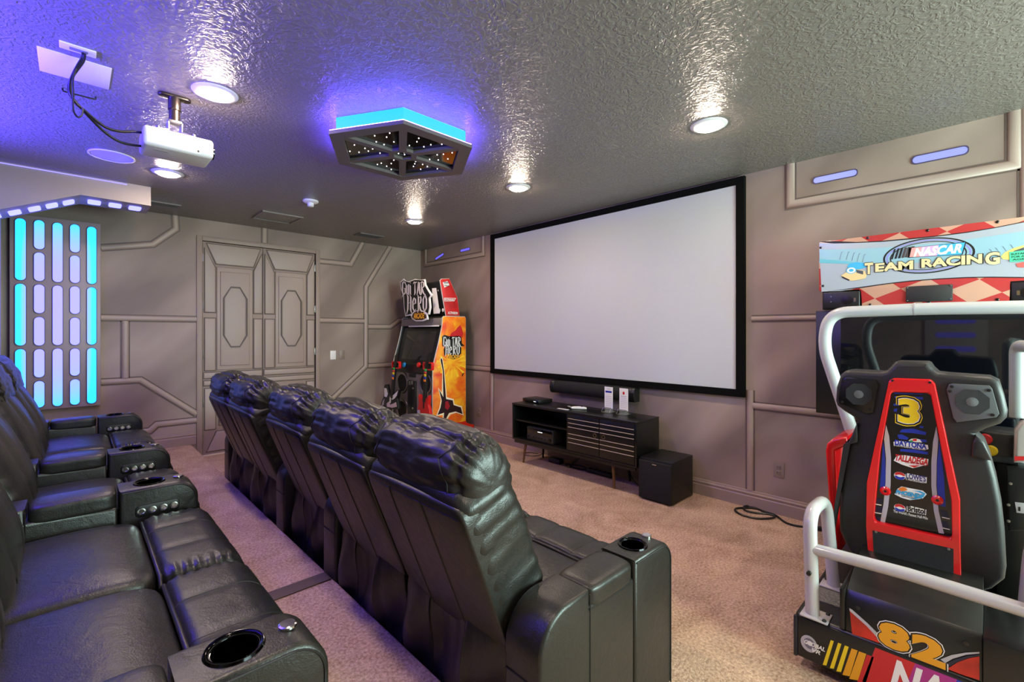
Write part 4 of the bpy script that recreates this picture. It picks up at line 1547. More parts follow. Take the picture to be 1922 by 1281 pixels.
gy0, gy1 = 4.90, 5.92
cg = crop(690, 500, 3.882)
g2 = crop(810, 600, 5.822)
S = lambda pts: [(v.x, v.z) for v in (on_y(cg(*p), gy0) for p in pts)]
S2 = lambda pts: [(v.x, v.z) for v in (on_y(g2(*p), gy0) for p in pts)]
t = thing('music_arcade_cabinet', 'tall music arcade cabinet with orange side art in the room corner', 'arcade machine', (3.6, 5.4, 0))
FXk, FXt = 3.312, 3.462        # knee and top of the front
prof = [(3.975, 0.0), (3.985, 0.10), (3.93, 0.13), (3.88, 0.145), (3.855, 0.18), (3.837, 0.25), (3.837, 1.628), (3.825, 1.645), (3.48, 1.642), (3.462, 1.63), (3.455, 1.52), (3.40, 1.30), (FXk, 1.0), (FXk - 0.004, 0.30), (FXk - 0.004, 0.0)]
om = mat('orange_side_art', (236, 120, 24), 0.38)
nt = om.node_tree
b_ = nt.nodes['Principled BSDF']
geo = nt.nodes.new('ShaderNodeNewGeometry')
nz = nt.nodes.new('ShaderNodeTexNoise')
nz.inputs['Scale'].default_value = 5.0
nz.inputs['Detail'].default_value = 6
nz.inputs['Distortion'].default_value = 0.7
nt.links.new(geo.outputs['Position'], nz.inputs['Vector'])
rp = nt.nodes.new('ShaderNodeValToRGB')
rp.color_ramp.elements[0].position = 0.32
rp.color_ramp.elements[0].color = lin((226, 62, 20))
rp.color_ramp.elements[1].position = 0.66
rp.color_ramp.elements[1].color = lin((248, 184, 34))
e = rp.color_ramp.elements.new(0.48)
e.color = lin((238, 118, 22))
nt.links.new(nz.outputs['Fac'], rp.inputs['Fac'])
nt.links.new(rp.outputs['Color'], b_.inputs['Base Color'])
EDGE = mat('grey_t_moulding', (186, 180, 176), 0.4)
for y0, y1, m in ((gy0, gy0 + 0.02, om), (gy1 - 0.02, gy1, BLACK)):
    bm = NB(); prism(bm, prof, 'y', y0, y1, 0.002)
    sp_ = obj('side_panel', bm, m, t)
    bm = NB(); tube(bm, [(x, (y0 + y1) / 2, max(z, 0.007)) for x, z in prof[5:]], 0.0075, 8)
    obj('edge_trim', bm, EDGE, sp_)
    if y0 == gy0:
        side = sp_
inner = [(x + (0.035 if x < 3.5 else -0.004), max(0.02, z - (0.01 if z > 1.5 else 0))) for x, z in prof]
bm = NB(); prism(bm, inner, 'y', gy0 + 0.02, gy1 - 0.02)
obj('body', bm, MATTE, t)
# side art: red flame, rays, guitar
d0 = gy0 - 0.0008
decal('red_swirl', S2([(160, 255), (215, 150), (260, 120), (290, 80), (312, 62), (330, 92), (345, 150), (335, 195), (250, 190), (200, 235)]), REDF, side, 'y', d0)
decal('red_base', S2([(15, 1140), (80, 1120), (160, 1140), (250, 1130), (330, 1120), (372, 1110), (385, 1128), (420, 1142), (462, 1148), (466, 1230), (466, 1330), (15, 1330)]), mat('art_red', (206, 40, 20), 0.4), side, 'y', d0)
rayc = (225, 470)
for k, a in enumerate((200, 222, 246, 268, 292, 318, 342, 8, 30, 152, 176)):
    aa = math.radians(a)
    wv = 0.075
    r0, r1 = 50, (150 if 20 < a < 170 else 170)
    q = [(rayc[0] + r0 * math.cos(aa), rayc[1] - r0 * math.sin(aa) * 1.0), (rayc[0] + r1 * math.cos(aa - wv), rayc[1] - r1 * math.sin(aa - wv)), (rayc[0] + r1 * math.cos(aa + wv), rayc[1] - r1 * math.sin(aa + wv))]
    q = [(min(max(x, 30), 370), y) for x, y in q]
    decal('sun_ray', S2(q), mat('art_yellow', (252, 196, 40), 0.4), side, 'y', d0)
decal('guitar_outline', S2([(70, 745), (112, 800), (118, 560), (90, 440), (104, 408), (122, 430), (140, 560), (166, 850), (240, 870), (250, 925), (330, 950), (352, 1050), (270, 1020), (205, 1040), (150, 1125), (118, 1118), (122, 1045), (50, 1056), (84, 965), (100, 880)]), mat('art_white', (250, 236, 200), 0.4), side, 'y', d0 - 0.0004)
gp = decal('guitar_print', S2([(80, 760), (114, 826), (128, 850), (122, 560), (96, 440), (104, 420), (116, 440), (134, 560), (158, 870), (232, 884), (240, 935), (320, 962), (338, 1036), (262, 1006), (190, 1024), (144, 1110), (128, 1108), (136, 1020), (64, 1044), (96, 965), (110, 890)]), mat('art_dark', (40, 18, 22), 0.4), side, 'y', d0 - 0.0009)
decal('pickguard', S2([(150, 900), (178, 890), (200, 950), (176, 990), (146, 970)]), mat('art_crimson', (150, 26, 38), 0.4), gp, 'y', d0 - 0.0014)
decal('pick_mark', S2([(328, 622), (340, 590), (354, 582), (340, 620)]), PRINTK, side, 'y', d0)
mp2 = lambda v: S2([(v.x, -v.y)])[0]
ROW = [('GuiTAR', 128, 318, -292, -196, 0.0), ('HerO', 150, 312, -385, -280, 0.0)]
decal('logo_backing', S2([(112, 186), (140, 170), (200, 186), (300, 180), (326, 196), (332, 262), (362, 290), (326, 292), (324, 372), (300, 396), (250, 378), (160, 382), (140, 402), (132, 330), (146, 300), (118, 292)]), PRINTK, side, 'y', d0)
glyphs('logo_letters', ROW, mp2, 'y', d0 - 0.001, PRINTW, side, 5.2, 0.001)
decal('emblem', S2([(178, 420), (190, 395), (215, 380), (240, 372), (268, 382), (295, 392), (304, 418), (280, 425), (240, 436), (205, 430)]), mat('art_brown', (60, 24, 10), 0.4), side, 'y', d0)
c = on_y(g2(240, 408), gy0); text('lettering', 'ARCADE', mat('art_amber', (250, 180, 40), 0.4), side, (c.x, d0 - 0.0008, c.z), FACE_NY, w=0.17, h=0.05, bold=0.03)

# head of the cabinet
ph = S([(532, 104), (540, 94), (598, 92), (612, 128), (655, 228), (672, 360), (574, 362), (548, 210)])
hd = NB(); prism(hd, ph, 'y', gy0 + 0.004, gy0 + 0.024, 0.002)
hp = obj('head_side_panel', hd, mat('head_red', (196, 36, 36), 0.35, var=(9, 0.25)), t)
bm = NB(); tube(bm, [(x, gy0 + 0.014, z) for x, z in ph], 0.007, 8, closed=True); obj('edge_trim', bm, EDGE, hp)
hl = NB(); prism(hl, ph, 'y', gy1 - 0.024, gy1 - 0.004, 0.002); obj('head_side_panel', hl, BLACK, t)
pin = [(x + (0.03 if x < 3.55 else -0.004), z - (0.015 if z > 2 else 0)) for x, z in ph]
bm = NB(); prism(bm, pin, 'y', gy0 + 0.024, gy1 - 0.024); hb = obj('head', bm, MATTE, t)
for u, v in ((487, 175), (512, 172), (510, 322), (535, 320)):
    p = on_x(cg(u, v), 3.475)
    bm = NB(); cushion(bm, (0.02, 0.04, 0.05), 2, 8, None, Matrix.Translation((3.485 + (0.02 if v > 200 else 0), p.y, p.z))); tag(obj('bolt_cap', bm, WHITE, hb), 'white oval cap')
c = on_y(cg(573, 130), gy0); q = S([(548, 118), (583, 108), (597, 138), (560, 156)])
decal('sticker', q, PRINTW, hp, 'y', gy0 + 0.003)
text('lettering', 'RAW', PRINTK, hp, (c.x, gy0 + 0.0022, c.z + 0.018), FACE_NY, w=0.07, h=0.03, bold=0.03)
text('lettering', 'THRILLS', PRINTK, hp, (c.x + 0.003, gy0 + 0.0022, c.z - 0.02), FACE_NY, w=0.075, h=0.02, bold=0.02)
bm = NB(); ring(bm, S([(558, 230), (645, 232), (632, 255), (560, 256)]), S([(562, 233), (639, 235), (629, 252), (563, 253)]), 'y', gy0 + 0.0028, gy0 + 0.0042); obj('logo_frame', bm, PRINTW, hp, smooth=0)
c = on_y(cg(597, 244), gy0); text('lettering', 'KONAMI', PRINTW, hp, (c.x, gy0 + 0.003, c.z), FACE_NY, w=0.14, h=0.028, bold=0.03)
c = on_y(cg(622, 341), gy0); text('lettering', 'ACTIVISION', PRINTW, hp, (c.x, gy0 + 0.003, c.z), FACE_NY, w=0.16, h=0.034, bold=0.025)
# cut-out logo board in front of the head
XB = 3.36
B = lambda pts: [(v.y, v.z) for v in (on_x(cg(*p), XB) for p in pts)]
so = [(235, 112), (243, 108), (260, 90), (272, 106), (300, 110), (345, 92), (380, 100), (415, 95), (422, 135), (440, 168), (470, 212), (452, 232), (458, 300), (448, 352), (433, 352), (438, 388), (400, 402), (350, 402), (322, 384), (312, 358), (274, 366), (264, 300), (258, 205), (240, 170)]
bm = NB(); prism(bm, B(so), 'x', XB, XB + 0.018, 0.002); sb = obj('logo_board', bm, PRINTW, t)
mpb = lambda v: B([(v.x, -v.y)])[0]
ROWB = [('GuiTAR', 252, 418, -206, -116, 0.0), ('HerO', 288, 440, -330, -212, 0.0)]
decal('logo_backing', B([(242, 116), (262, 104), (300, 118), (345, 100), (410, 103), (416, 140), (434, 172), (458, 212), (444, 232), (449, 300), (440, 345), (420, 330), (390, 318), (340, 325), (318, 348), (280, 356), (270, 300), (266, 205), (248, 170)]), PRINTK, sb, 'x', XB - 0.0005, 0.002)
glyphs('logo_letters', ROWB, mpb, 'x', XB - 0.003, mat('logo_silver', (222, 214, 216), 0.4), sb, 4.6, 0.002)
decal('emblem', B([(322, 372), (332, 345), (350, 330), (375, 322), (402, 332), (424, 350), (430, 376), (400, 392), (352, 394)]), mat('art_brown', (60, 24, 10), 0.4), sb, 'x', XB - 0.001)
c = on_x(cg(374, 362), XB); text('lettering', 'ARCADE', mat('art_amber', (250, 180, 40), 0.4), sb, (XB - 0.0018, c.y, c.z), FACE_NX, w=0.26, h=0.075, bold=0.03)
bm = NB(); poly3(bm, [(3.45, *p) for p in B([(428, 158), (458, 155), (484, 342), (440, 346)])], [(3.447, *p) for p in B([(428, 158), (458, 155), (484, 342), (440, 346)])]); obj('card', bm, PRINTW, t)
bm = NB(); box(bm, XB + 0.016, 3.50, 5.42, 5.48, 1.80, 1.86); obj('board_bracket', bm, MATTE, t)
# monitor area
sl_ = Vector((FXt + 0.03 - (FXk + 0.055), 0, 1.50 - 1.0))


def onslope(y, s, off=0.0):
    n = Vector((-sl_.z, 0, sl_.x)).normalized()
    return Vector((FXk + 0.045, y, 1.0)) + sl_ * s + n * off


def slope_quad(y0, y1, s0, s1, o0, o1):
    bm = NB()
    lo = [onslope(y0, s0, o0), onslope(y1, s0, o0), onslope(y1, s1, o0), onslope(y0, s1, o0)]
    hi = [onslope(y0, s0, o1), onslope(y1, s0, o1), onslope(y1, s1, o1), onslope(y0, s1, o1)]
    return poly3(bm, lo, hi, 0.002)


ob = slope_quad(gy0 + 0.02, gy1 - 0.02, 0.0, 1.0, -0.01, 0.012); obj('bezel', ob, SATIN, t)
ob = slope_quad(gy0 + 0.13, gy1 - 0.16, 0.12, 0.90, 0.012, 0.015); obj('monitor', ob, mat('grey_monitor_glass', (38, 36, 36), 0.12, spec=0.6), t)
bm = NB(); box(bm, 3.445, 3.475, gy0 + 0.02, gy1 - 0.02, 1.525, 1.625, 0.003); obj('top_band', bm, mat('grey_band', (120, 112, 110), 0.45), t)
bm = NB(); box(bm, 3.436, 3.446, gy0 + 0.06, gy0 + 0.80, 1.512, 1.530, 0.002); tag(obj('lamp_bar', bm, mat('bar_white', (232, 230, 228), 0.3), t), 'white bar above the monitor')
bm = NB(); prism(bm, [(3.30, 0.885), (3.285, 0.905), (3.31, 1.0), (3.37, 1.03), (3.37, 0.885)], 'y', gy0 + 0.02, gy1 - 0.02); obj('control_panel', bm, SATIN, t)
for u, m in ((268, mat('button_blue', (40, 140, 214), 0.3)), (375, RED)):
    p = on_x(cg(u, 720), 3.295)
    bm = NB(); lathe(bm, [(0.034, 0), (0.034, 0.014), (0.027, 0.022), (0, 0.024)], (3.297, p.y, p.z), 20, Matrix.Rotation(-PI / 2 + 0.25, 4, 'Y')); obj('start_button', bm, m, t)
# lower front with speakers and coin door
bm = NB(); box(bm, FXk + 0.012, FXk + 0.05, gy0 + 0.02, gy1 - 0.02, 0.02, 0.885, 0.002); obj('front_panel', bm, mat('brushed_front', (128, 118, 112), 0.4, 0.2), t)
for u, v in ((250, 850), (250, 1045), (420, 855), (420, 1045)):
    p = on_x(cg(u, v), FXk)
    bm = NB(); lathe(bm, [(0.118, 0), (0.152, 0), (0.150, 0.014), (0.135, 0.020), (0.120, 0.014)], (FXk + 0.013, p.y, p.z), 30, Matrix.Rotation(-PI / 2, 4, 'Y'), cap=False); s_ = obj('speaker_ring', bm, STEEL, t)
    bm = NB(); lathe(bm, [(0.0, 0), (0.119, 0), (0.119, 0.004), (0, 0.004)], (FXk + 0.013, p.y, p.z), 30, Matrix.Rotation(-PI / 2, 4, 'Y')); obj('speaker_cone', bm, MATTE, s_)
pa, pb_ = on_x(cg(293, 830), FXk), on_x(cg(352, 1112), FXk)
bm = NB(); prism(bm, rrect(pa.y - pb_.y, pa.z - pb_.z, 0.03, 5, ((pa.y + pb_.y) / 2, (pa.z + pb_.z) / 2)), 'x', FXk - 0.006, FXk + 0.013, 0.003); cd = obj('coin_door', bm, BLACK, t)
for u, v in ((306, 852), (322, 850)):
    p = on_x(cg(u, v), FXk - 0.006); bm = NB(); box(bm, FXk - 0.010, FXk - 0.005, p.y - 0.02, p.y + 0.02, p.z - 0.025, p.z + 0.025, 0.002); obj('coin_slot', bm, STEEL, cd)
for u, v in ((334, 892), (332, 1035)):
    p = on_x(cg(u, v), FXk - 0.006); bm = NB(); lathe(bm, [(0.014, 0), (0.014, 0.01), (0, 0.01)], (FXk - 0.005, p.y, p.z), 14, Matrix.Rotation(-PI / 2, 4, 'Y')); obj('lock', bm, CHROME, cd)
pa, pb_ = on_x(cg(300, 758), FXk), on_x(cg(346, 812), FXk)
bm = NB(); box(bm, FXk - 0.002, FXk + 0.013, pb_.y, pa.y, pb_.z, pa.z, 0.003); obj('bill_plate', bm, BLACK, t)


def guitar(label, X, mpx, m_body, m_print, body, neck, fb, extra):
    root = thing('guitar_controller', label, 'toy guitar', (X, on_x(cg(*neck[0]), X).y, 0), group='guitar controllers hung on the music arcade cabinet')
    G_ = lambda pts: [(v.y, v.z) for v in (on_x(cg(*p), X) for p in pts)]
    bm = NB(); prism(bm, G_(body), 'x', X, X + 0.045, 0.006, 3); bo = obj('body', bm, m_body, root)
    for pts, m in extra:
        decal('pattern', G_(pts), m, bo, 'x', X - 0.001, 0.001)
    a, b = G_(neck)
    dv = Vector((b[0] - a[0], b[1] - a[1])).normalized(); nv = Vector((-dv.y, dv.x)) * 0.028
    q = [(a[0] + nv.x, a[1] + nv.y), (a[0] - nv.x, a[1] - nv.y), (b[0] - nv.x * .8, b[1] - nv.y * .8), (b[0] + nv.x * .8, b[1] + nv.y * .8)]
    bm = NB(); prism(bm, q, 'x', X - 0.012, X + 0.02, 0.004); nk = obj('neck', bm, BLACK, root)
    h = [(b[0] + nv.x * 1.3, b[1] + nv.y * 1.3), (b[0] - nv.x * 1.3, b[1] - nv.y * 1.3), (b[0] - nv.x * 1.0 + dv.x * 0.15, b[1] + dv.y * 0.15), (b[0] + nv.x * 2.0 + dv.x * 0.20, b[1] + dv.y * 0.20)]
    bm = NB(); prism(bm, h, 'x', X - 0.008, X + 0.02, 0.004); obj('headstock', bm, BLACK, root)
    for k, m in enumerate(fb):
        s = 0.93 - k * 0.075
        y, z = a[0] + (b[0] - a[0]) * s, a[1] + (b[1] - a[1]) * s
        bm = NB(); box(bm, X - 0.022, X - 0.011, y - 0.022, y + 0.022, z - 0.016, z + 0.016, 0.004); obj('fret_button', bm, m, nk)
    y, z = a[0] + (b[0] - a[0]) * 0.80, a[1] + (b[1] - a[1]) * 1.0
    bm = NB(); ring(bm, rrect(0.20, 0.10, 0.02, 3, (y - 0.03, z + 0.02)), rrect(0.17, 0.07, 0.015, 3, (y - 0.03, z + 0.02)), 'x', X - 0.004, X + 0.03); tag(obj('hanger', bm, RED, root), 'red hanging bracket')
    bm = NB(); tube(bm, [(X + 0.02, y - 0.03, z + 0.02), (3.283, y - 0.03, z + 0.02)], 0.008, 8); obj('hanger_rod', bm, BLACK, root)
    return root


FB = [mat('fret_green', (40, 160, 60), 0.3), RED, YELLOW, BLUEP, mat('fret_orange', (240, 130, 30), 0.3)]
guitar('black guitar controller with white flame pattern hung on the arcade cabinet', 3.17, None, BLACK, PRINTW,
       [(118, 880), (124, 862), (140, 862), (146, 900), (158, 940), (172, 935), (192, 925), (208, 903), (228, 902), (222, 930), (212, 965), (220, 1010), (222, 1040), (190, 1046), (150, 1036), (110, 1040), (92, 1030), (98, 990), (112, 960), (118, 920)], [(175, 960), (200, 730)],
       FB, [([(122, 888), (138, 890), (148, 930), (140, 955), (122, 950)], PRINTW), ([(170, 950), (190, 938), (222, 906), (212, 945), (196, 965), (180, 975)], PRINTW), ([(160, 960), (166, 940), (172, 965), (168, 1000), (160, 995)], PRINTW),
            ([(110, 985), (124, 965), (118, 1010), (100, 1026)], mat('pattern_grey', (170, 160, 160), 0.5)), ([(140, 1000), (158, 985), (165, 1010), (190, 1000), (208, 990), (214, 1025), (180, 1032), (140, 1024)], mat('pattern_pink', (206, 186, 186), 0.5))])
guitar('red and black guitar controller hung on the right of the arcade cabinet', 3.19, None, mat('guitar_red', (196, 26, 24), 0.3), PRINTK,
       [(366, 945), (372, 935), (388, 962), (402, 975), (412, 972), (430, 960), (440, 945), (444, 942), (442, 975), (438, 1010), (448, 1050), (452, 1080), (440, 1108), (410, 1118), (378, 1112), (360, 1080), (362, 1040), (372, 1000)], [(412, 990), (430, 740)],
       FB, [([(372, 1075), (446, 1078), (450, 1085), (438, 1106), (410, 1116), (378, 1110), (362, 1085)], PRINTK), ([(405, 985), (414, 985), (412, 1040), (404, 1035)], PRINTK), ([(362, 1050), (380, 1048), (386, 1085), (368, 1090)], SILVER)])

# ================================================================ RACING GAME
k1 = crop(1500, 380, 3.05)
k2 = crop(1480, 660, 3.767)
k3 = crop(1440, 900, 3.363)
k8 = crop(1480, 1100, 4.348)
t = thing('racing_arcade_game', 'sit-down racing arcade game with black bucket seat and white rails', 'arcade machine', (3.0, 0.2, 0))
CY = 0.205
YZ = lambda cr, X, pts: [(v.y, v.z) for v in (on_x(cr(*p), X) for p in pts)]


def T(body, m, parent, cr, X, x0, x1, y0, y1, bold=0.02, shear=0.0, out=None, edge=0.03, spacing=1.0, lift=0.001):
    a, b = on_x(cr(x0, (y0 + y1) / 2), X), on_x(cr(x1, (y0 + y1) / 2), X)
    u, v = on_x(cr((x0 + x1) / 2, y0), X), on_x(cr((x0 + x1) / 2, y1), X)
    c = ((X), (a.y + b.y) / 2, (u.z + v.z) / 2)
    if out:
        return outlined('lettering', body, m, out, parent, c, FACE_NX, a.y - b.y, u.z - v.z, bold, edge, shear, spacing, lift)
    return text('lettering', body, m, parent, c, FACE_NX, a.y - b.y, u.z - v.z, bold, shear, lift, spacing)


def D(name, cr, X, pts, m, parent, lift=0.0006, thick=0.0006):
    return decal(name, YZ(cr, X, pts), m, parent, 'x', X - lift, thick)


# deck
DXr, DZt = 2.235, 0.235
dk = NB()
box(dk, DXr, 3.35, -0.165, 0.575, 0.045, DZt, 0.018, 3)
deck = obj('deck', dk, SATIN, t)
for x in (2.35, 3.2):
    for y in (-0.08, 0.49):
        bm = NB(); lathe(bm, [(0.03, 0), (0.03, 0.05)], (x, y, 0.0), 14); obj('caster', bm, MATTE, deck)
bm = NB(); box(bm, DXr - 0.006, DXr + 0.004, -0.155, 0.562, 0.055, 0.225, 0.003); rp_ = obj('rear_plate', bm, mat('rear_plate_black', (26, 26, 25), 0.35), deck)
bm = NB(); box(bm, DXr - 0.010, DXr + 0.01, 0.562, 0.578, 0.05, 0.222, 0.005); obj('corner_trim', bm, mat('blue_black_trim', (26, 30, 40), 0.35), deck)
X = DXr - 0.0062
for k, (xa, xb, ya, yb, m) in enumerate(((345, 370, 444, 646, GOLD), (405, 432, 466, 672, GOLD), (460, 492, 488, 698, GOLD), (515, 565, 512, 728, GOLD), (575, 635, 536, 760, GOLD), (640, 697, 562, 786, REDF))):
    w = xb - xa
    sl = -(yb - ya) * 0.30
    D('stripe', k8, X, [(xa, ya), (xb, ya + w * 0.35), (xb + sl - w * 0.0, yb + w * 0.2), (xa + sl - w * 0.2, yb)], {0: YELLOW, 1: YELLOW, 2: YELLOW}.get(k, m), rp_)
# the wide word on the rear plate, on a red, magenta and blue band
yy = lambda u, v: YZ(k8, X, [(u, v)])[0]
za, zb = 0.066, 0.218
ya_ = yy(708, 586)[0]
pieces = [(ya_, 0.185, REDF), (0.185, 0.075, mat('magenta', (168, 40, 130), 0.4)), (0.075, -0.11, BLUEP)]
for a, b, m in pieces:
    decal('colour_band', [(a + 0.0, zb), (b, zb), (b + 0.04, za), (a + 0.04, za)], m, rp_, 'x', X - 0.0006)
text('lettering', 'NASCAR', PRINTW, rp_, (X, 0.06, (za + zb) / 2), FACE_NX, w=0.40, h=0.128, bold=0.04, shear=0.3, depth=0.0018)
gc = YZ(k8, X, [(185, 482)])[0]
decal('logo_disc', ell(gc[0] + 0.008, gc[1], 0.030, 0.034), SILVER, rp_, 'x', X - 0.0006)
decal('logo_swirl', ell(gc[0] + 0.006, gc[1] + 0.002, 0.020, 0.022), mat('swirl_grey', (110, 106, 122), 0.4), rp_, 'x', X - 0.0012)
decal('logo_eye', ell(gc[0] + 0.004, gc[1] + 0.004, 0.009, 0.010), PRINTW, rp_, 'x', X - 0.0018)
text('lettering', 'GLOBAL', PRINTW, rp_, (X, gc[0] - 0.012, gc[1] + 0.004), FACE_NX, w=0.075, h=0.018, bold=0.035, shear=0.3, depth=0.0024)
text('lettering', 'VR', PRINTW, rp_, (X, gc[0] - 0.018, gc[1] - 0.018), FACE_NX, w=0.03, h=0.017, bold=0.035, shear=0.3, depth=0.0024)
# seat box with the number
SBt = 0.392
bx_ = [(DXr + 0.006, 0.236), (DXr + 0.008, SBt - 0.03), (DXr + 0.03, SBt), (2.62, 0.47), (2.62, 0.236)]
bm = NB(); poly3(bm, [(x, 0.012, z) for x, z in bx_], [(x, 0.398, z) for x, z in bx_], 0.004); sbx = obj('seat_box', bm, mat('seat_box_black', (28, 28, 26), 0.32), t)
bm = NB(); box(bm, DXr - 0.002, 2.62, 0.398, 0.415, 0.236, 0.40, 0.004); obj('side_trim', bm, SATIN, sbx)
bm = NB(); box(bm, DXr - 0.002, 2.62, -0.155, 0.012, 0.2355, 0.39, 0.004); obj('side_pod', bm, SATIN, t)
X = DXr + 0.0055
D('graphic', k8, X, [(500, 200), (590, 285), (690, 375), (745, 470), (620, 425), (520, 395)], mat('flame_red', (200, 40, 24), 0.35, var=(12, 0.35)), sbx)
D('graphic', k8, X, [(497, 182), (520, 195), (650, 310), (760, 420), (870, 520), (840, 510), (740, 440), (640, 330), (500, 205)], SILVER, sbx, 0.0012)
D('graphic', k8, X, [(1295, 680), (1380, 625), (1470, 592), (1558, 577), (1558, 770), (1440, 735)], mat('flame_red', (200, 40, 24), 0.35), sbx)
D('graphic', k8, X, [(1240, 600), (1330, 565), (1450, 545), (1558, 540), (1558, 553), (1450, 562), (1340, 595), (1280, 630)], SILVER, sbx, 0.0012)
D('graphic', k8, X, [(1290, 632), (1360, 600), (1450, 575), (1558, 560), (1558, 573), (1460, 590), (1370, 625), (1310, 660)], NAVY, sbx, 0.0012)
p = YZ(k8, X, [(860, 415), (1140, 525)])
for (y, z), ch in zip(p, '82'):
    c = (X, y, z)
    text('lettering', ch, PRINTW, sbx, c, FACE_NX, 0.106, 0.112, 0.075, 0.0, 0.0020)
    text('lettering', ch, PRINTK, sbx, c, FACE_NX, 0.100, 0.105, 0.065, 0.0, 0.0026)
    text('lettering', ch, GOLD, sbx, c, FACE_NX, 0.092, 0.096, 0.055, 0.0, 0.0032)
for u, v in ((568, 180), (1450, 470)):
    p = on_x(k8(u, v), X); bm = NB(); lathe(bm, [(0.008, 0), (0.008, 0.003), (0, 0.004)], (X, p.y, p.z), 12, Matrix.Rotation(-PI / 2, 4, 'Y')); obj('screw', bm, BLACK, sbx)

# white rails
rx, ry = 2.262, 0.515
loop = fillet([(rx, ry, DZt), (rx, ry + 0.012, 0.665), (2.545, ry + 0.012, 0.655), (2.585, ry - 0.012, DZt)], 0.10, 8)
bm = NB(); tube(bm, loop, 0.0265, 16); rl = obj('hand_rail', bm, WHITEP, t)
loopr = [(p[0], 2 * CY - p[1], p[2]) for p in loop]
bm = NB(); tube(bm, loopr, 0.0265, 16); obj('hand_rail', bm, WHITEP, t)
bm = NB(); tube(bm, [(rx, ry + 0.008, 0.515), (rx - 0.004, CY, 0.525), (rx, 2 * CY - ry - 0.008, 0.515)], 0.0235, 16); obj('cross_rail', bm, WHITEP, t)
for x in (rx, 2.585):
    for y in (ry - 0.012, 2 * CY - ry + 0.012):
        bm = NB(); box(bm, x - 0.045, x + 0.045, y - 0.05, y + 0.05, DZt, DZt + 0.007, 0.002); fp = obj('foot_plate', bm, WHITEP, t)
        for dx, dy in ((-0.032, -0.036), (0.032, -0.036), (0.032, 0.036)):
            bm = NB(); lathe(bm, [(0.008, 0), (0.008, 0.004), (0.004, 0.008), (0, 0.008)], (x + dx, y + dy, DZt + 0.007), 10); obj('bolt', bm, BLACK, fp)
bm = NB(); lathe(bm, [(0.009, -0.04), (0.009, 0.04)], (rx, ry + 0.006, 0.42), 10, Matrix.Rotation(PI / 2, 4, 'Y')); obj('bolt', bm, BLACK, rl)
bm = NB(); box(bm, 2.40, 2.53, 0.44, 0.565, DZt, DZt + 0.003); obj('tread_plate', bm, mat('tread_metal', (150, 148, 142), 0.35, 0.9, bump=(90, 1.0, 0.01)), deck)
bm = NB(); box(bm, 2.62, 2.80, -0.15, 0.0, DZt, DZt + 0.003); obj('tread_plate', bm, mat('tread_metal', (150, 148, 142), 0.35, 0.9), deck)

# bucket seat, seen from behind
XS = 2.60
shell = [(750, 75), (770, 70), (975, 75), (995, 84), (1018, 118), (1055, 150), (1150, 160), (1430, 180), (1495, 212), (1530, 320), (1553, 420), (1545, 470), (1500, 515), (1400, 548), (1325, 585), (1385, 640), (1425, 740), (1470, 900), (1510, 1100), (1530, 1281)]
sh = YZ(k2, XS, shell) + YZ(k3, XS, [(1512, 560), (1500, 640), (1420, 700), (1230, 750), (640, 560), (585, 560), (500, 430), (455, 330)]) + YZ(k2, XS, [(355, 1180), (358, 950), (385, 780), (430, 620), (470, 545), (488, 505), (462, 470), (390, 425), (340, 385), (329, 350), (335, 255), (365, 165), (400, 138), (440, 134), (650, 146), (690, 136), (720, 108)])
bm = NB(); prism(bm, sh, 'x', XS, XS + 0.15, 0.022, 4); st = obj('seat_shell', bm, TEXBLK, t, smooth=45)
# bucket in front of the shell
bm = NB(); cushion(bm, (0.42, 0.46, 0.14), 5, 10, None, Matrix.Translation((2.90, CY + 0.01, 0.46))); obj('seat_cushion', bm, mat('seat_vinyl', (26, 26, 28), 0.5), t)
bm = NB(); box(bm, 2.70, 3.10, CY - 0.16, CY + 0.18, DZt, 0.42, 0.01); obj('seat_pedestal', bm, SATIN, t)
# padded shoulder facets beside the shell
for sgn, pts in ((1, [(488, 505), (495, 640), (410, 660), (360, 1000), (430, 640)]), (-1, [(1325, 590), (1385, 640), (1440, 770), (1290, 740), (1300, 640)])):
    bm = NB(); poly3(bm, [(XS - 0.022, *p) for p in YZ(k2, XS, pts)], [(XS + 0.02, *p) for p in YZ(k2, XS, pts)], 0.008); obj('bolster', bm, TEXBLK, st, smooth=45)
# red frame and its two windows
XF = XS - 0.004
fo = YZ(k2, XF, [(715, 205), (745, 186), (1010, 195), (1040, 228), (1215, 1040)]) + YZ(k3, XF, [(1222, 420), (1228, 665), (1165, 645), (690, 515), (645, 492), (630, 290)]) + YZ(k2, XF, [(560, 920)])
fi = YZ(k2, XF, [(728, 300), (742, 284), (990, 292), (1010, 312), (1152, 1040)]) + YZ(k3, XF, [(1168, 340), (1160, 362), (1120, 355), (740, 270), (690, 258), (682, 225)]) + YZ(k2, XF, [(655, 700)])
bm = NB(); ring(bm, fo[:], fi[:], 'x', XF - 0.03, XF + 0.002)
rf = obj('red_frame', bm, RED, t, smooth=0)
bv = rf.modifiers.new('bevel', 'BEVEL'); bv.width = 0.008; bv.segments = 3; bv.limit_method = 'ANGLE'; bv.angle_limit = 0.6
D2 = lambda nm, pts, m, lift: D(nm, k2, XF, pts, m, rf, lift)
bm = NB(); prism(bm, YZ(k2, XF, [(722, 285), (742, 280), (990, 288), (1015, 310), (1160, 1050), (1175, 1290), (600, 1215), (605, 1100), (650, 700)]), 'x', XF - 0.004, XF + 0.001); bp_ = obj('print_panel', bm, mat('print_panel_black', (10, 11, 11), 0.2, coat=0.3), t)
XP = XF - 0.0042
D3 = lambda nm, pts, m, lift=0.0006: D(nm, k2, XP, pts, m, bp_, lift)
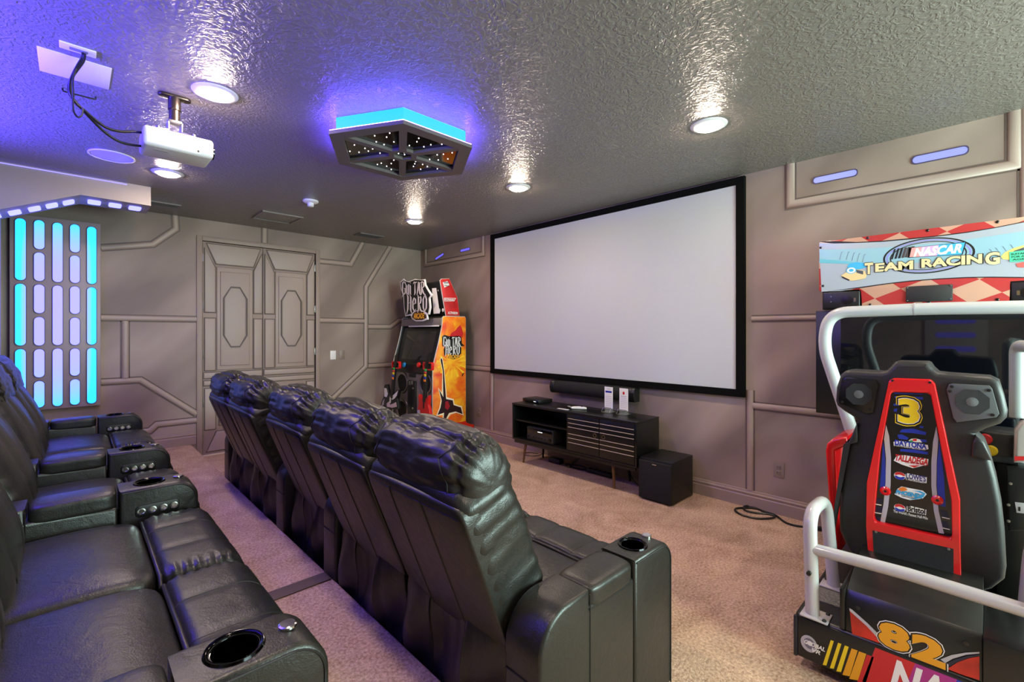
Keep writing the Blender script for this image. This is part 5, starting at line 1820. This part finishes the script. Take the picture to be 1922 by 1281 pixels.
for pts in ([(745, 290), (950, 298), (955, 308), (748, 300)], [(750, 316), (950, 322), (952, 340), (752, 330)], [(742, 372), (775, 364), (778, 384), (742, 384)], [(745, 408), (770, 404), (765, 428), (745, 425)], [(762, 500), (795, 508), (790, 522), (765, 515)], [(800, 552), (880, 545), (975, 572), (970, 592), (880, 578), (785, 572)], [(770, 590), (800, 586), (850, 612), (840, 626), (780, 618)], [(900, 618), (975, 625), (978, 642), (905, 640)], [(790, 690), (880, 692), (985, 712), (985, 730), (880, 716), (790, 706)], [(790, 742), (860, 736), (860, 752), (800, 752)], [(930, 526), (955, 530), (952, 545), (925, 540)]):
    D3('brush_stroke', pts, BLUEP)
# silver ribs, blue side stripes, navy bars
D3('rib', [(690, 520), (712, 600), (725, 750), (722, 950), (705, 1100), (680, 1222), (648, 1212), (672, 1080), (686, 930), (690, 760), (676, 620)], SILVER, 0.0012)
D3('rib', [(1045, 530), (1060, 620), (1048, 780), (1045, 950), (1062, 1130), (1100, 1290), (1062, 1284), (1028, 1130), (1010, 950), (1010, 780), (1022, 640)], SILVER, 0.0012)
D3('side_stripe', [(668, 640), (680, 700), (688, 850), (682, 980), (650, 1010), (645, 960), (655, 850)], BLUEP)
D3('side_stripe', [(1066, 640), (1085, 760), (1100, 900), (1112, 1100), (1062, 1090), (1050, 950), (1052, 780)], BLUEP)
for y in (1035, 1095, 1165):
    D3('side_bar', [(620, y), (668, y + 8), (660, y + 45), (612, y + 38)], NAVY)
    D3('side_bar_edge', [(612, y + 42), (658, y + 50), (656, y + 56), (610, y + 48)], PRINTW)
for y in (1120, 1195):
    D3('side_bar', [(1072, y), (1125, y + 12), (1138, y + 58), (1084, y + 46)], NAVY)
    D3('side_bar_edge', [(1084, y + 50), (1140, y + 62), (1141, y + 68), (1086, y + 56)], PRINTW)
# the large 3
w3 = dict(cr=k2, X=XP)
for ex, m, bd, lf in ((24, YELLOW, 0.06, 0.0014), (18, PRINTK, 0.055, 0.0018), (8, PRINTW, 0.05, 0.0022), (3, YELLOW, 0.045, 0.0026)):
    T('3', m, bp_, k2, XP, 778 - ex, 925 + ex, 338 - ex, 508 + ex, bold=bd, lift=lf)


def logo_band(pts, m, lift=0.0012):
    return D3('logo_shape', pts, m, lift)


logo_band([(742, 640), (770, 632), (850, 640), (985, 662), (990, 690), (960, 700), (745, 668)], PRINTW)
T('DAYTONA', BLUEP, bp_, k2, XP, 752, 978, 638, 678, 0.05, 0.0, lift=0.0022)
T('INTERNATIONAL SPEEDWAY', PRINTK, bp_, k2, XP, 752, 975, 676, 690, 0.02, lift=0.0022)
logo_band([(848, 632), (868, 618), (900, 616), (930, 624), (945, 645), (900, 642)], PRINTW)
logo_band([(872, 632), (884, 620), (908, 618), (905, 634)], RED, 0.002)
logo_band([(852, 634), (870, 626), (884, 640), (862, 642)], mat('logo_green', (40, 140, 70), 0.4), 0.002)
logo_band([(744, 772), (765, 738), (820, 734), (990, 762), (985, 800), (880, 826), (800, 800)], PRINTW)
T('TALLADEGA', REDF, bp_, k2, XP, 756, 985, 742, 790, 0.045, 0.25, lift=0.0022)
T('SUPERSPEEDWAY', mat('logo_rose', (206, 110, 120), 0.4), bp_, k2, XP, 825, 980, 788, 802, 0.02, 0.25, lift=0.0022)
logo_band([(850, 806), (930, 806), (890, 822)], REDF, 0.002)
for cy_, nm in ((880, 'LOWE\'S'), (1107, 'Bristol')):
    q = YZ(k2, XP, [(787, cy_)])[0]
    decal('logo_ring', ell(q[0], q[1], 0.0195, 0.0165), PRINTW, bp_, 'x', XP - 0.0012)
    decal('logo_ring_top', ell(q[0], q[1] + 0.002, 0.0172, 0.0142, 14, 0, PI), REDF, bp_, 'x', XP - 0.0018)
    decal('logo_ring_bottom', ell(q[0], q[1] - 0.002, 0.0172, 0.0142, 14, PI, 2 * PI), BLUEP, bp_, 'x', XP - 0.0018)
    decal('logo_ring_middle', ell(q[0], q[1], 0.010, 0.005), PRINTW, bp_, 'x', XP - 0.0024)
logo_band([(828, 868), (842, 862), (978, 890), (976, 932), (940, 930), (830, 908)], PRINTW)
T("LOWE'S", mat('logo_indigo', (50, 50, 110), 0.4), bp_, k2, XP, 832, 972, 870, 910, 0.04, lift=0.0022)
T('MOTOR SPEEDWAY', PRINTK, bp_, k2, XP, 835, 970, 908, 922, 0.02, lift=0.0022)
logo_band([(750, 1010), (770, 972), (800, 955), (845, 965), (900, 975), (950, 985), (978, 1010), (950, 1040), (860, 1052), (800, 1035)], PRINTW)
logo_band([(772, 985), (785, 966), (808, 958), (830, 965), (842, 980), (810, 990)], mat('logo_orange', (226, 120, 40), 0.4), 0.002)
logo_band([(880, 984), (930, 986), (968, 1004), (955, 1030), (900, 1046), (850, 1046), (930, 1028), (950, 1008), (920, 994)], SKYB, 0.002)
T('PHOENIX', SKYB, bp_, k2, XP, 758, 950, 994, 1024, 0.05, 0.2, out=PRINTK, edge=0.02, lift=0.0024)
T('INTERNATIONAL RACEWAY', PRINTK, bp_, k2, XP, 800, 900, 1026, 1036, 0.02, lift=0.0026)
logo_band([(836, 1096), (850, 1090), (975, 1120), (972, 1158), (836, 1132)], PRINTW)
T('Bristol', PRINTK, bp_, k2, XP, 842, 968, 1100, 1140, 0.04, lift=0.0022)
T('MOTOR SPEEDWAY', PRINTK, bp_, k2, XP, 845, 965, 1140, 1150, 0.02, lift=0.0022)
T("The World's Fastest Half-Mile", PRINTW, bp_, k2, XP, 742, 985, 1144, 1164, 0.01, lift=0.0022)
for u, v in ((686, 986), (1053, 1050)):
    p = on_x(k2(u, v), XP); bm = NB(); lathe(bm, [(0.019, 0), (0.019, 0.006), (0.012, 0.010), (0, 0.008)], (XP, p.y, p.z), 24, Matrix.Rotation(-PI / 2, 4, 'Y')); w_ = obj('washer', bm, RED, bp_)
    bm = NB(); lathe(bm, [(0.005, 0), (0.005, 0.012), (0, 0.012)], (XP, p.y, p.z), 10, Matrix.Rotation(-PI / 2, 4, 'Y')); obj('bolt', bm, BLACK, w_)
for u, v in ((735, 206), (1000, 220)):
    p = on_x(k2(u, v), XF - 0.03); bm = NB(); lathe(bm, [(0.005, 0), (0.005, 0.004), (0, 0.005)], (XF - 0.029, p.y, p.z), 10, Matrix.Rotation(-PI / 2, 4, 'Y')); obj('bolt', bm, BLACK, rf)
# lower mesh window
lo_ = YZ(k3, XF, [(672, 310), (1178, 425), (1180, 645), (682, 510)])
bm = NB(); prism(bm, lo_, 'x', XF - 0.0315, XF - 0.02); obj('mesh_panel', bm, mat('woven_black', (24, 26, 26), 0.5, bump=(500, 0.8, 0.003)), t)
for u, v in ((692, 324), (1148, 432), (706, 508), (1148, 628)):
    p = on_x(k3(u, v), XF - 0.012); bm = NB(); lathe(bm, [(0.005, 0), (0.005, 0.003), (0, 0.004)], (XF - 0.0315, p.y, p.z), 10, Matrix.Rotation(-PI / 2, 4, 'Y')); obj('bolt', bm, STEEL, rf)
# speakers in the headrest wings
for pts, cp, m in (([(408, 182), (620, 205), (640, 235), (600, 430), (560, 440), (365, 365), (358, 330), (385, 195)], (500, 302), mat('speaker_plate_black', (14, 14, 15), 0.25)),
                   ([(1135, 232), (1160, 226), (1420, 240), (1440, 262), (1490, 440), (1470, 465), (1190, 500), (1165, 470), (1118, 270)], (1300, 355), mat('speaker_plate_lit', (84, 88, 90), 0.45))):  # cool light on the right plate is put into its paler grey
    q = YZ(k2, XS, pts)
    cyq = sum(a for a, b in q) / len(q); czq = sum(b for a, b in q) / len(q)
    bm = NB(); ring(bm, [(cyq + (a - cyq) * 1.05, czq + (b - czq) * 1.06) for a, b in q], q, 'x', XS - 0.006, XS + 0.002); obj('speaker_gasket', bm, MATTE, st, smooth=0)
    bm = NB(); prism(bm, q, 'x', XS - 0.010, XS + 0.002, 0.003); spk = obj('speaker_plate', bm, m, st)
    p = on_x(k2(*cp), XS)
    bm = NB(); lathe(bm, [(0.0, 0), (0.052, 0), (0.052, 0.003), (0, 0.003)], (XS - 0.0095, p.y, p.z), 8, Matrix.Rotation(-PI / 2, 4, 'Y') @ Matrix.Rotation(PI / 8, 4, 'Z')); obj('speaker_grille', bm, mat('perforated', (38, 40, 42), 0.6, bump=(650, 1.0, 0.004)), spk)
    bm = NB(); lathe(bm, [(0.0, 0), (0.018, 0), (0.012, 0.002), (0, 0.003)], (XS - 0.0125, p.y, p.z), 20, Matrix.Rotation(-PI / 2, 4, 'Y')); obj('dust_cap', bm, mat('perforated_light', (110, 114, 116), 0.6, bump=(650, 1.0, 0.004)), spk)
    for a, b in (q[0], q[len(q) // 2 - 1], q[len(q) // 2 + 1], q[-1]):
        a, b = cyq + (a - cyq) * 0.86, czq + (b - czq) * 0.86
        bm = NB(); lathe(bm, [(0.006, 0), (0.006, 0.003), (0, 0.004)], (XS - 0.010, a, b), 10, Matrix.Rotation(-PI / 2, 4, 'Y')); obj('screw', bm, BLACK, spk)
# red side blade of the bucket
q = YZ(k2, 2.80, [(430, 592), (330, 605), (290, 640), (280, 690), (300, 1000), (335, 1300), (365, 1420), (372, 1200), (352, 690), (400, 665), (440, 680)])
bm = NB(); prism(bm, q, 'x', 2.74, 3.05, 0.012, 3); obj('seat_side', bm, RED, t)

# roll bar
XRb = 3.10
rb_l = fillet([(XRb + 0.02, 0.455, 0.60), (XRb + 0.01, 0.515, 0.86), (XRb, 0.655, 1.36), (XRb, 0.625, 1.545), (XRb, CY, 1.552), (XRb, 2 * CY - 0.625, 1.545), (XRb, 2 * CY - 0.655, 1.36), (XRb + 0.01, 2 * CY - 0.515, 0.86), (XRb + 0.02, 2 * CY - 0.455, 0.60)], 0.11, 8)
bm = NB(); tube(bm, rb_l, 0.031, 18); obj('roll_bar', bm, mat('rail_white', (188, 192, 194), 0.25), t)
bm = NB(); tube(bm, [(XRb, 0.262, 1.552), (XRb, 0.256, 1.552)], 0.0325, 18); obj('bar_joint', bm, SILVER, t)
for sgn in (1, -1):
    y = CY + sgn * 0.25
    bm = NB(); box(bm, 3.08, 3.16, y - 0.04, y + 0.04, DZt, 0.63, 0.01); obj('bar_post', bm, SATIN, t)
# dashboard block and side column on the right
bm = NB(); box(bm, 3.35, 3.74, -0.20, 0.48, 0.0, 0.86, 0.01); obj('front_cabinet', bm, SATIN, t)
bm = NB(); box(bm, 3.22, 3.40, -0.12, 0.36, 0.70, 0.92, 0.03, 3); db = obj('dashboard', bm, BLACK, t)
bm = NB(); tube(bm, [(3.02 + 0.0, CY + 0.16 * math.cos(a), 0.93 + 0.16 * math.sin(a)) for a in [2 * PI * i / 28 for i in range(28)]], 0.016, 10, closed=True)
box(bm, 3.02, 3.06, CY - 0.15, CY + 0.15, 0.91, 0.95, 0.01); box(bm, 3.03, 3.26, CY - 0.04, CY + 0.04, 0.84, 0.94, 0.01)
obj('steering_wheel', bm, MATTE, t)
XD = 3.00
a, b = YZ(k2, XD, [(1340, 560)])[0], YZ(k2, XD, [(1560, 800)])[0]
bm = NB(); box(bm, XD, XD + 0.22, b[0] - 0.03, a[0] + 0.06, b[1], a[1], 0.01); pc = obj('control_pod', bm, mat('pod_black', (26, 27, 28), 0.4), t)
bm = NB(); box(bm, XD + 0.02, XD + 0.34, b[0] - 0.10, b[0] + 0.04, DZt, b[1], 0.01); obj('pod_column', bm, SATIN, t)
for u, v, m in ((1390, 618, RED), (1428, 700, YELLOW)):
    p = on_x(k2(u, v), XD); bm = NB(); lathe(bm, [(0.024, 0), (0.024, 0.006), (0.018, 0.011), (0, 0.012)], (XD, p.y, p.z), 22, Matrix.Rotation(-PI / 2, 4, 'Y')); obj('push_button', bm, m, pc)
XE = 2.90
q = YZ(k2, XE, [(1600, 560), (1640, 510), (1700, 490), (1790, 520), (1790, 790), (1595, 790)])
bm = NB(); prism(bm, q, 'x', XE, XE + 0.10, 0.012, 3); sd_ = obj('side_fairing', bm, WHITEP, t)
D('fairing_stripe', k2, XE, [(1598, 742), (1790, 742), (1790, 772), (1598, 772)], REDF, sd_, 0.001)
q = YZ(k2, XE, [(1545, 840), (1790, 840), (1790, 1281), (1560, 1281)])
bm = NB(); prism(bm, q, 'x', XE + 0.02, XE + 0.16, 0.006); sp2 = obj('side_cabinet', bm, mat('side_cabinet_black', (20, 22, 22), 0.35), t)
q = YZ(k2, XE + 0.02, [(1600, 1066), (1790, 1086), (1790, 1160), (1612, 1140)])
bm = NB(); prism(bm, q, 'x', XE + 0.016, XE + 0.021, 0.001); pl = obj('coin_plate', bm, SILVER, sp2)
T('1', PRINTK, pl, k2, XE + 0.016, 1625, 1640, 1100, 1130, 0.03)
for u, v in ((1555, 1085), (1555, 1200), (1570, 935)):
    p = on_x(k2(u, v), XE + 0.02); bm = NB(); lathe(bm, [(0.006, 0), (0.006, 0.004), (0, 0.005)], (XE + 0.02, p.y, p.z), 10, Matrix.Rotation(-PI / 2, 4, 'Y')); obj('screw', bm, STEEL, sp2)
# grey grab bar at the right edge
pa, pb_, pc_ = on_x(k1(1250, 820), 3.0), on_x(k1(1250, 1080), 3.0), on_x(k1(1290, 830), 3.0)
bm = NB(); tube(bm, fillet([(3.02, pb_.y, pb_.z - 0.12), (3.02, pa.y, pa.z), (2.86, pa.y - 0.06, pa.z - 0.01)], 0.04, 6), 0.026, 16); gb = obj('grab_bar', bm, mat('bar_grey', (150, 158, 158), 0.3), t)
bm = NB(); tube(bm, [(2.87, pa.y - 0.055, pa.z - 0.01), (2.84, pa.y - 0.066, pa.z - 0.012)], 0.030, 16); obj('bar_cap', bm, BLACK, gb)

# big game monitor
XM = 3.75
bm = NB(); box(bm, XM, XM + 0.09, -0.43, 0.835, 0.872, 1.583, 0.004); mo = obj('monitor', bm, SATIN, t)
bm = NB(); box(bm, XM - 0.003, XM + 0.002, -0.415, 0.69, 0.90, 1.562); obj('screen_glass', bm, mat('dark_mirror_glass', (4, 6, 12), 0.03, spec=0.9), mo)
bm = NB(); box(bm, XM + 0.09, XR - 0.02, -0.2, 0.6, 0.0, 1.7); obj('back_cabinet', bm, MATTE, t)
bm = NB(); box(bm, 3.722, 3.80, -0.43, 0.79, 1.588, 1.72, 0.004); obj('header_case', bm, MATTE, t)
# instruction strip
bm = NB(); box(bm, 3.688, 3.692, -0.42, 0.675, 1.560, 1.586); ins = obj('instruction_strip', bm, PRINTW, t)
text('lettering', 'PLEASE ALLOW 3 MINUTES LOAD TIME - DO NOT PRESS BUTTONS WHILE LOADING - POWER DOWN WHEN NOT IN USE', mat('print_dark_grey', (60, 60, 62), 0.5), ins, (3.688, 0.255, 1.573), FACE_NX, w=0.78, h=0.017, bold=0.01)
# header sign
XH = 3.70
hd_ = [(0.805, 1.722), (0.806, 2.045), (0.798, 2.055), (-0.30, 2.058), (-0.306, 2.05), (-0.30, 1.722), (-0.29, 1.716), (-0.085, 1.712), (-0.082, 1.605), (-0.07, 1.595), (0.55, 1.595), (0.568, 1.605), (0.574, 1.705), (0.585, 1.714), (0.795, 1.714)]
hm = mat('header_checker', (214, 120, 110), 0.18, coat=0.3)
nt = hm.node_tree
b_ = nt.nodes['Principled BSDF']
geo = nt.nodes.new('ShaderNodeNewGeometry')
mpn = nt.nodes.new('ShaderNodeMapping'); mpn.inputs['Rotation'].default_value = (0.6, 0, 0); mpn.inputs['Scale'].default_value = (1, 1, 1.6)
nt.links.new(geo.outputs['Position'], mpn.inputs['Vector'])
ck = nt.nodes.new('ShaderNodeTexChecker'); ck.inputs['Scale'].default_value = 6.5
ck.inputs['Color1'].default_value = lin((170, 54, 54)); ck.inputs['Color2'].default_value = lin((188, 146, 126))
nt.links.new(mpn.outputs['Vector'], ck.inputs['Vector'])
nt.links.new(ck.outputs['Color'], b_.inputs['Base Color'])
bm = NB(); prism(bm, hd_, 'x', XH, XH + 0.02, 0.003); he = obj('header_sign', bm, hm, t)
H1 = lambda nm, pts, m, lift=0.0008: D(nm, k1, XH, pts, m, he, lift)
PALE = mat('art_pale_blue', (136, 174, 190), 0.2, coat=0.3)
LGREY = mat('art_light_grey', (156, 164, 176), 0.2, coat=0.3)
up_ = [(115, 232), (200, 236), (330, 232), (480, 226), (640, 212), (800, 196), (960, 175), (1120, 148), (1287, 115), (1510, 62)]
dn_ = [(1510, 452), (1287, 432), (1100, 430), (960, 432), (800, 440), (640, 452), (500, 468), (360, 488), (240, 508), (128, 512)]
H1('track_scene', up_ + dn_, LGREY)
H1('sky_band', [(116, 272), (300, 268), (560, 255), (800, 232), (1000, 208), (1287, 165), (1510, 128), (1510, 290), (1287, 300), (1000, 330), (700, 345), (480, 352), (300, 345), (116, 330)], PALE, 0.0013)
H1('wall_band', [(116, 325), (250, 335), (380, 352), (370, 362), (250, 352), (117, 348)], mat('art_teal', (96, 168, 186), 0.3), 0.0018)
H1('top_line', [(115, 226), (200, 222), (330, 228), (480, 220), (640, 206), (800, 190), (960, 170), (1120, 144), (1287, 110), (1287, 114), (1120, 148), (960, 175), (800, 195), (640, 212), (480, 226), (330, 233), (200, 236)], PRINTK, 0.0018)
H1('bottom_line', [(150, 512), (360, 484), (500, 464), (640, 448), (800, 436), (960, 428), (1100, 426), (1287, 428), (1287, 433), (1100, 431), (960, 433), (800, 441), (640, 453), (500, 469), (360, 490)], PRINTK, 0.0018)
for x0, y0 in ((230, 330), (268, 330), (300, 335), (330, 340), (360, 344)):
    H1('fence_post', [(x0, y0), (x0 + 4, y0), (x0 + 14, y0 - 40), (x0 + 26, y0 - 50), (x0 + 12, y0 - 44)], mat('art_slate', (96, 120, 136), 0.4), 0.0018)
for x0, y0 in ((1085, 265), (1120, 258), (1160, 250), (1205, 240)):
    H1('fence_post', [(x0, y0), (x0 + 10, y0 + 4), (x0 + 32, y0 + 36), (x0 + 28, y0 + 36)], mat('art_slate', (96, 120, 136), 0.4), 0.0018)
# swoosh rings behind the title
rc = YZ(k1, XH, [(730, 306)])[0]
for rx_, rz_, wd, m in ((0.205, 0.106, 0.010, PRINTK), (0.190, 0.095, 0.008, mat('ring_violet', (130, 126, 200), 0.4)), (0.172, 0.085, 0.006, PRINTK)):
    bm = NB(); ring(bm, ell(rc[0], rc[1], rx_, rz_, 48), ell(rc[0], rc[1], rx_ - wd, rz_ - wd * 0.7, 48), 'x', XH - 0.0024, XH - 0.0018); obj('swoosh_ring', bm, m, he, smooth=0)
# striped word block
for k in range(6):
    x0 = 530 + k * 20
    wv = 5 + k * 1.6
    H1('speed_stripe', [(x0 + 14, 268 - k * 3), (x0 + 14 + wv + 5, 267 - k * 3), (x0 + wv + 1, 326 - k * 3), (x0 - 4, 328 - k * 3)], PRINTK if k < 3 else mat('stripe_dark', (70, 60, 60), 0.4), 0.003)
H1('word_block', [(628, 262), (958, 226), (936, 300), (622, 318)], PRINTK, 0.003)
H1('word_block_fill', [(645, 262), (700, 256), (690, 312), (632, 314)], mat('block_rose', (222, 150, 150), 0.4), 0.0036)
H1('word_block_fill', [(700, 256), (800, 245), (790, 306), (690, 312)], mat('block_lilac', (196, 160, 206), 0.4), 0.0036)
H1('word_block_fill', [(800, 245), (950, 230), (930, 298), (790, 306)], SKYB, 0.0036)
T('NASCAR', PRINTW, he, k1, XH, 655, 930, 250, 302, 0.045, 0.3, lift=0.0048)
CREAM = mat('art_cream', (206, 192, 148), 0.3)
T('T', CREAM, he, k1, XH, 376, 424, 347, 412, 0.045, out=PRINTK, edge=0.035, lift=0.0054)
T('EAM', CREAM, he, k1, XH, 436, 654, 342, 392, 0.045, out=PRINTK, edge=0.035, lift=0.0054)
T('RACIN', CREAM, he, k1, XH, 700, 1048, 310, 364, 0.045, out=PRINTK, edge=0.035, lift=0.0054)
T('G', CREAM, he, k1, XH, 1064, 1150, 286, 358, 0.045, out=PRINTK, edge=0.035, lift=0.0054)
# little printed cars
H1('car_print', [(290, 352), (330, 342), (380, 350), (386, 372), (340, 385), (300, 376), (272, 370)], SKYB, 0.0024)
H1('car_print', [(240, 420), (290, 390), (330, 384), (375, 392), (388, 420), (380, 436), (310, 450), (285, 448)], mat('car_sand', (214, 186, 136), 0.4), 0.003)
H1('car_window', [(326, 386), (368, 394), (366, 414), (330, 404)], mat('car_glass', (70, 76, 84), 0.3), 0.0036)
H1('car_grille', [(248, 424), (290, 444), (286, 450), (244, 430)], PRINTK, 0.0036)
q = YZ(k1, XH, [(299, 390)])[0]
decal('round_badge', ell(q[0], q[1], 0.028, 0.022), SKYB, he, 'x', XH - 0.0036)
decal('round_badge', ell(q[0], q[1], 0.023, 0.018), PRINTW, he, 'x', XH - 0.0042)
decal('round_badge', ell(q[0], q[1], 0.013, 0.010), SKYB, he, 'x', XH - 0.0048)
H1('car_print', [(1155, 310), (1180, 285), (1230, 262), (1287, 245), (1287, 322), (1210, 330), (1165, 326)], mat('car_yellow', (222, 206, 110), 0.4), 0.0024)
H1('car_window', [(1225, 280), (1287, 258), (1287, 276), (1240, 288)], mat('car_glass', (70, 76, 84), 0.3), 0.003)
H1('car_print', [(1240, 352), (1287, 342), (1287, 374), (1250, 372)], mat('car_red', (206, 90, 84), 0.4), 0.003)
q = YZ(k1, XH, [(1203, 286), (1330, 270), (1330, 336), (1205, 342)])
bm = NB(); prism(bm, q, 'x', XH - 0.0055, XH - 0.003); ag = obj('sticker', bm, mat('sticker_green', (70, 186, 150), 0.5), he)
for k, s in enumerate(('SUITABLE', 'FOR ALL', 'AGES')):
    T(s, mat('print_dark_green', (20, 70, 56), 0.5), ag, k1, XH - 0.0055, 1212 + k * 4, 1322 - k * 6, 290 + k * 16 - 2, 301 + k * 16 - 2, 0.02)
for u, v in ((124, 260), (393, 204), (735, 161), (1135, 112), (137, 479), (407, 587), (743, 573), (1135, 557)):
    p = on_x(k1(u, v), XH); bm = NB(); lathe(bm, [(0.008, 0), (0.008, 0.004), (0.004, 0.007), (0, 0.007)], (XH, p.y, p.z), 12, Matrix.Rotation(-PI / 2, 4, 'Y')); obj('screw', bm, DARKSTEEL, he)
a, b = YZ(k1, XH, [(612, 484), (880, 556)])
bm = NB(); box(bm, XH - 0.012, XH, b[0], a[0], b[1] - 0.008, a[1], 0.004); gg = obj('header_grille', bm, mat('grille_black', (24, 26, 26), 0.45, bump=(500, 0.5, 0.003)), he)
for y in (a[0] - 0.008, b[0] + 0.008):
    for z in (a[1] - 0.008, b[1] + 0.002):
        bm = NB(); lathe(bm, [(0.004, 0), (0.004, 0.003), (0, 0.004)], (XH - 0.012, y, z), 8, Matrix.Rotation(-PI / 2, 4, 'Y')); obj('screw', bm, STEEL, gg)
for y0, y1, sg in ((0.578, 0.782, 1), (-0.29, -0.088, -1)):
    bm = NB(); box(bm, XH - 0.004, XH + 0.05, y0, y1, 1.597, 1.706, 0.006, 3); hs = obj('header_speaker', bm, BLACK, t)
    yc = (y0 + y1) / 2 + 0.0
    bm = NB(); lathe(bm, [(0.026, 0), (0.030, 0.004), (0.0, 0.006)], (XH - 0.004, yc - sg * 0.035, 1.648), 20, Matrix.Rotation(-PI / 2, 4, 'Y')); obj('tweeter', bm, DARKSTEEL, hs)
    bm = NB(); box(bm, XH - 0.0055, XH - 0.0035, yc - sg * 0.075 - 0.006, yc - sg * 0.075 + 0.006, 1.635, 1.66); obj('badge', bm, mat('antique_brass', (140, 124, 96), 0.3, 0.9), hs)
    for z in (1.64, 1.675):
        bm = NB(); lathe(bm, [(0.004, 0), (0.004, 0.003), (0, 0.004)], (XH - 0.004, yc + sg * 0.055, z), 8, Matrix.Rotation(-PI / 2, 4, 'Y')); obj('screw', bm, STEEL, hs)
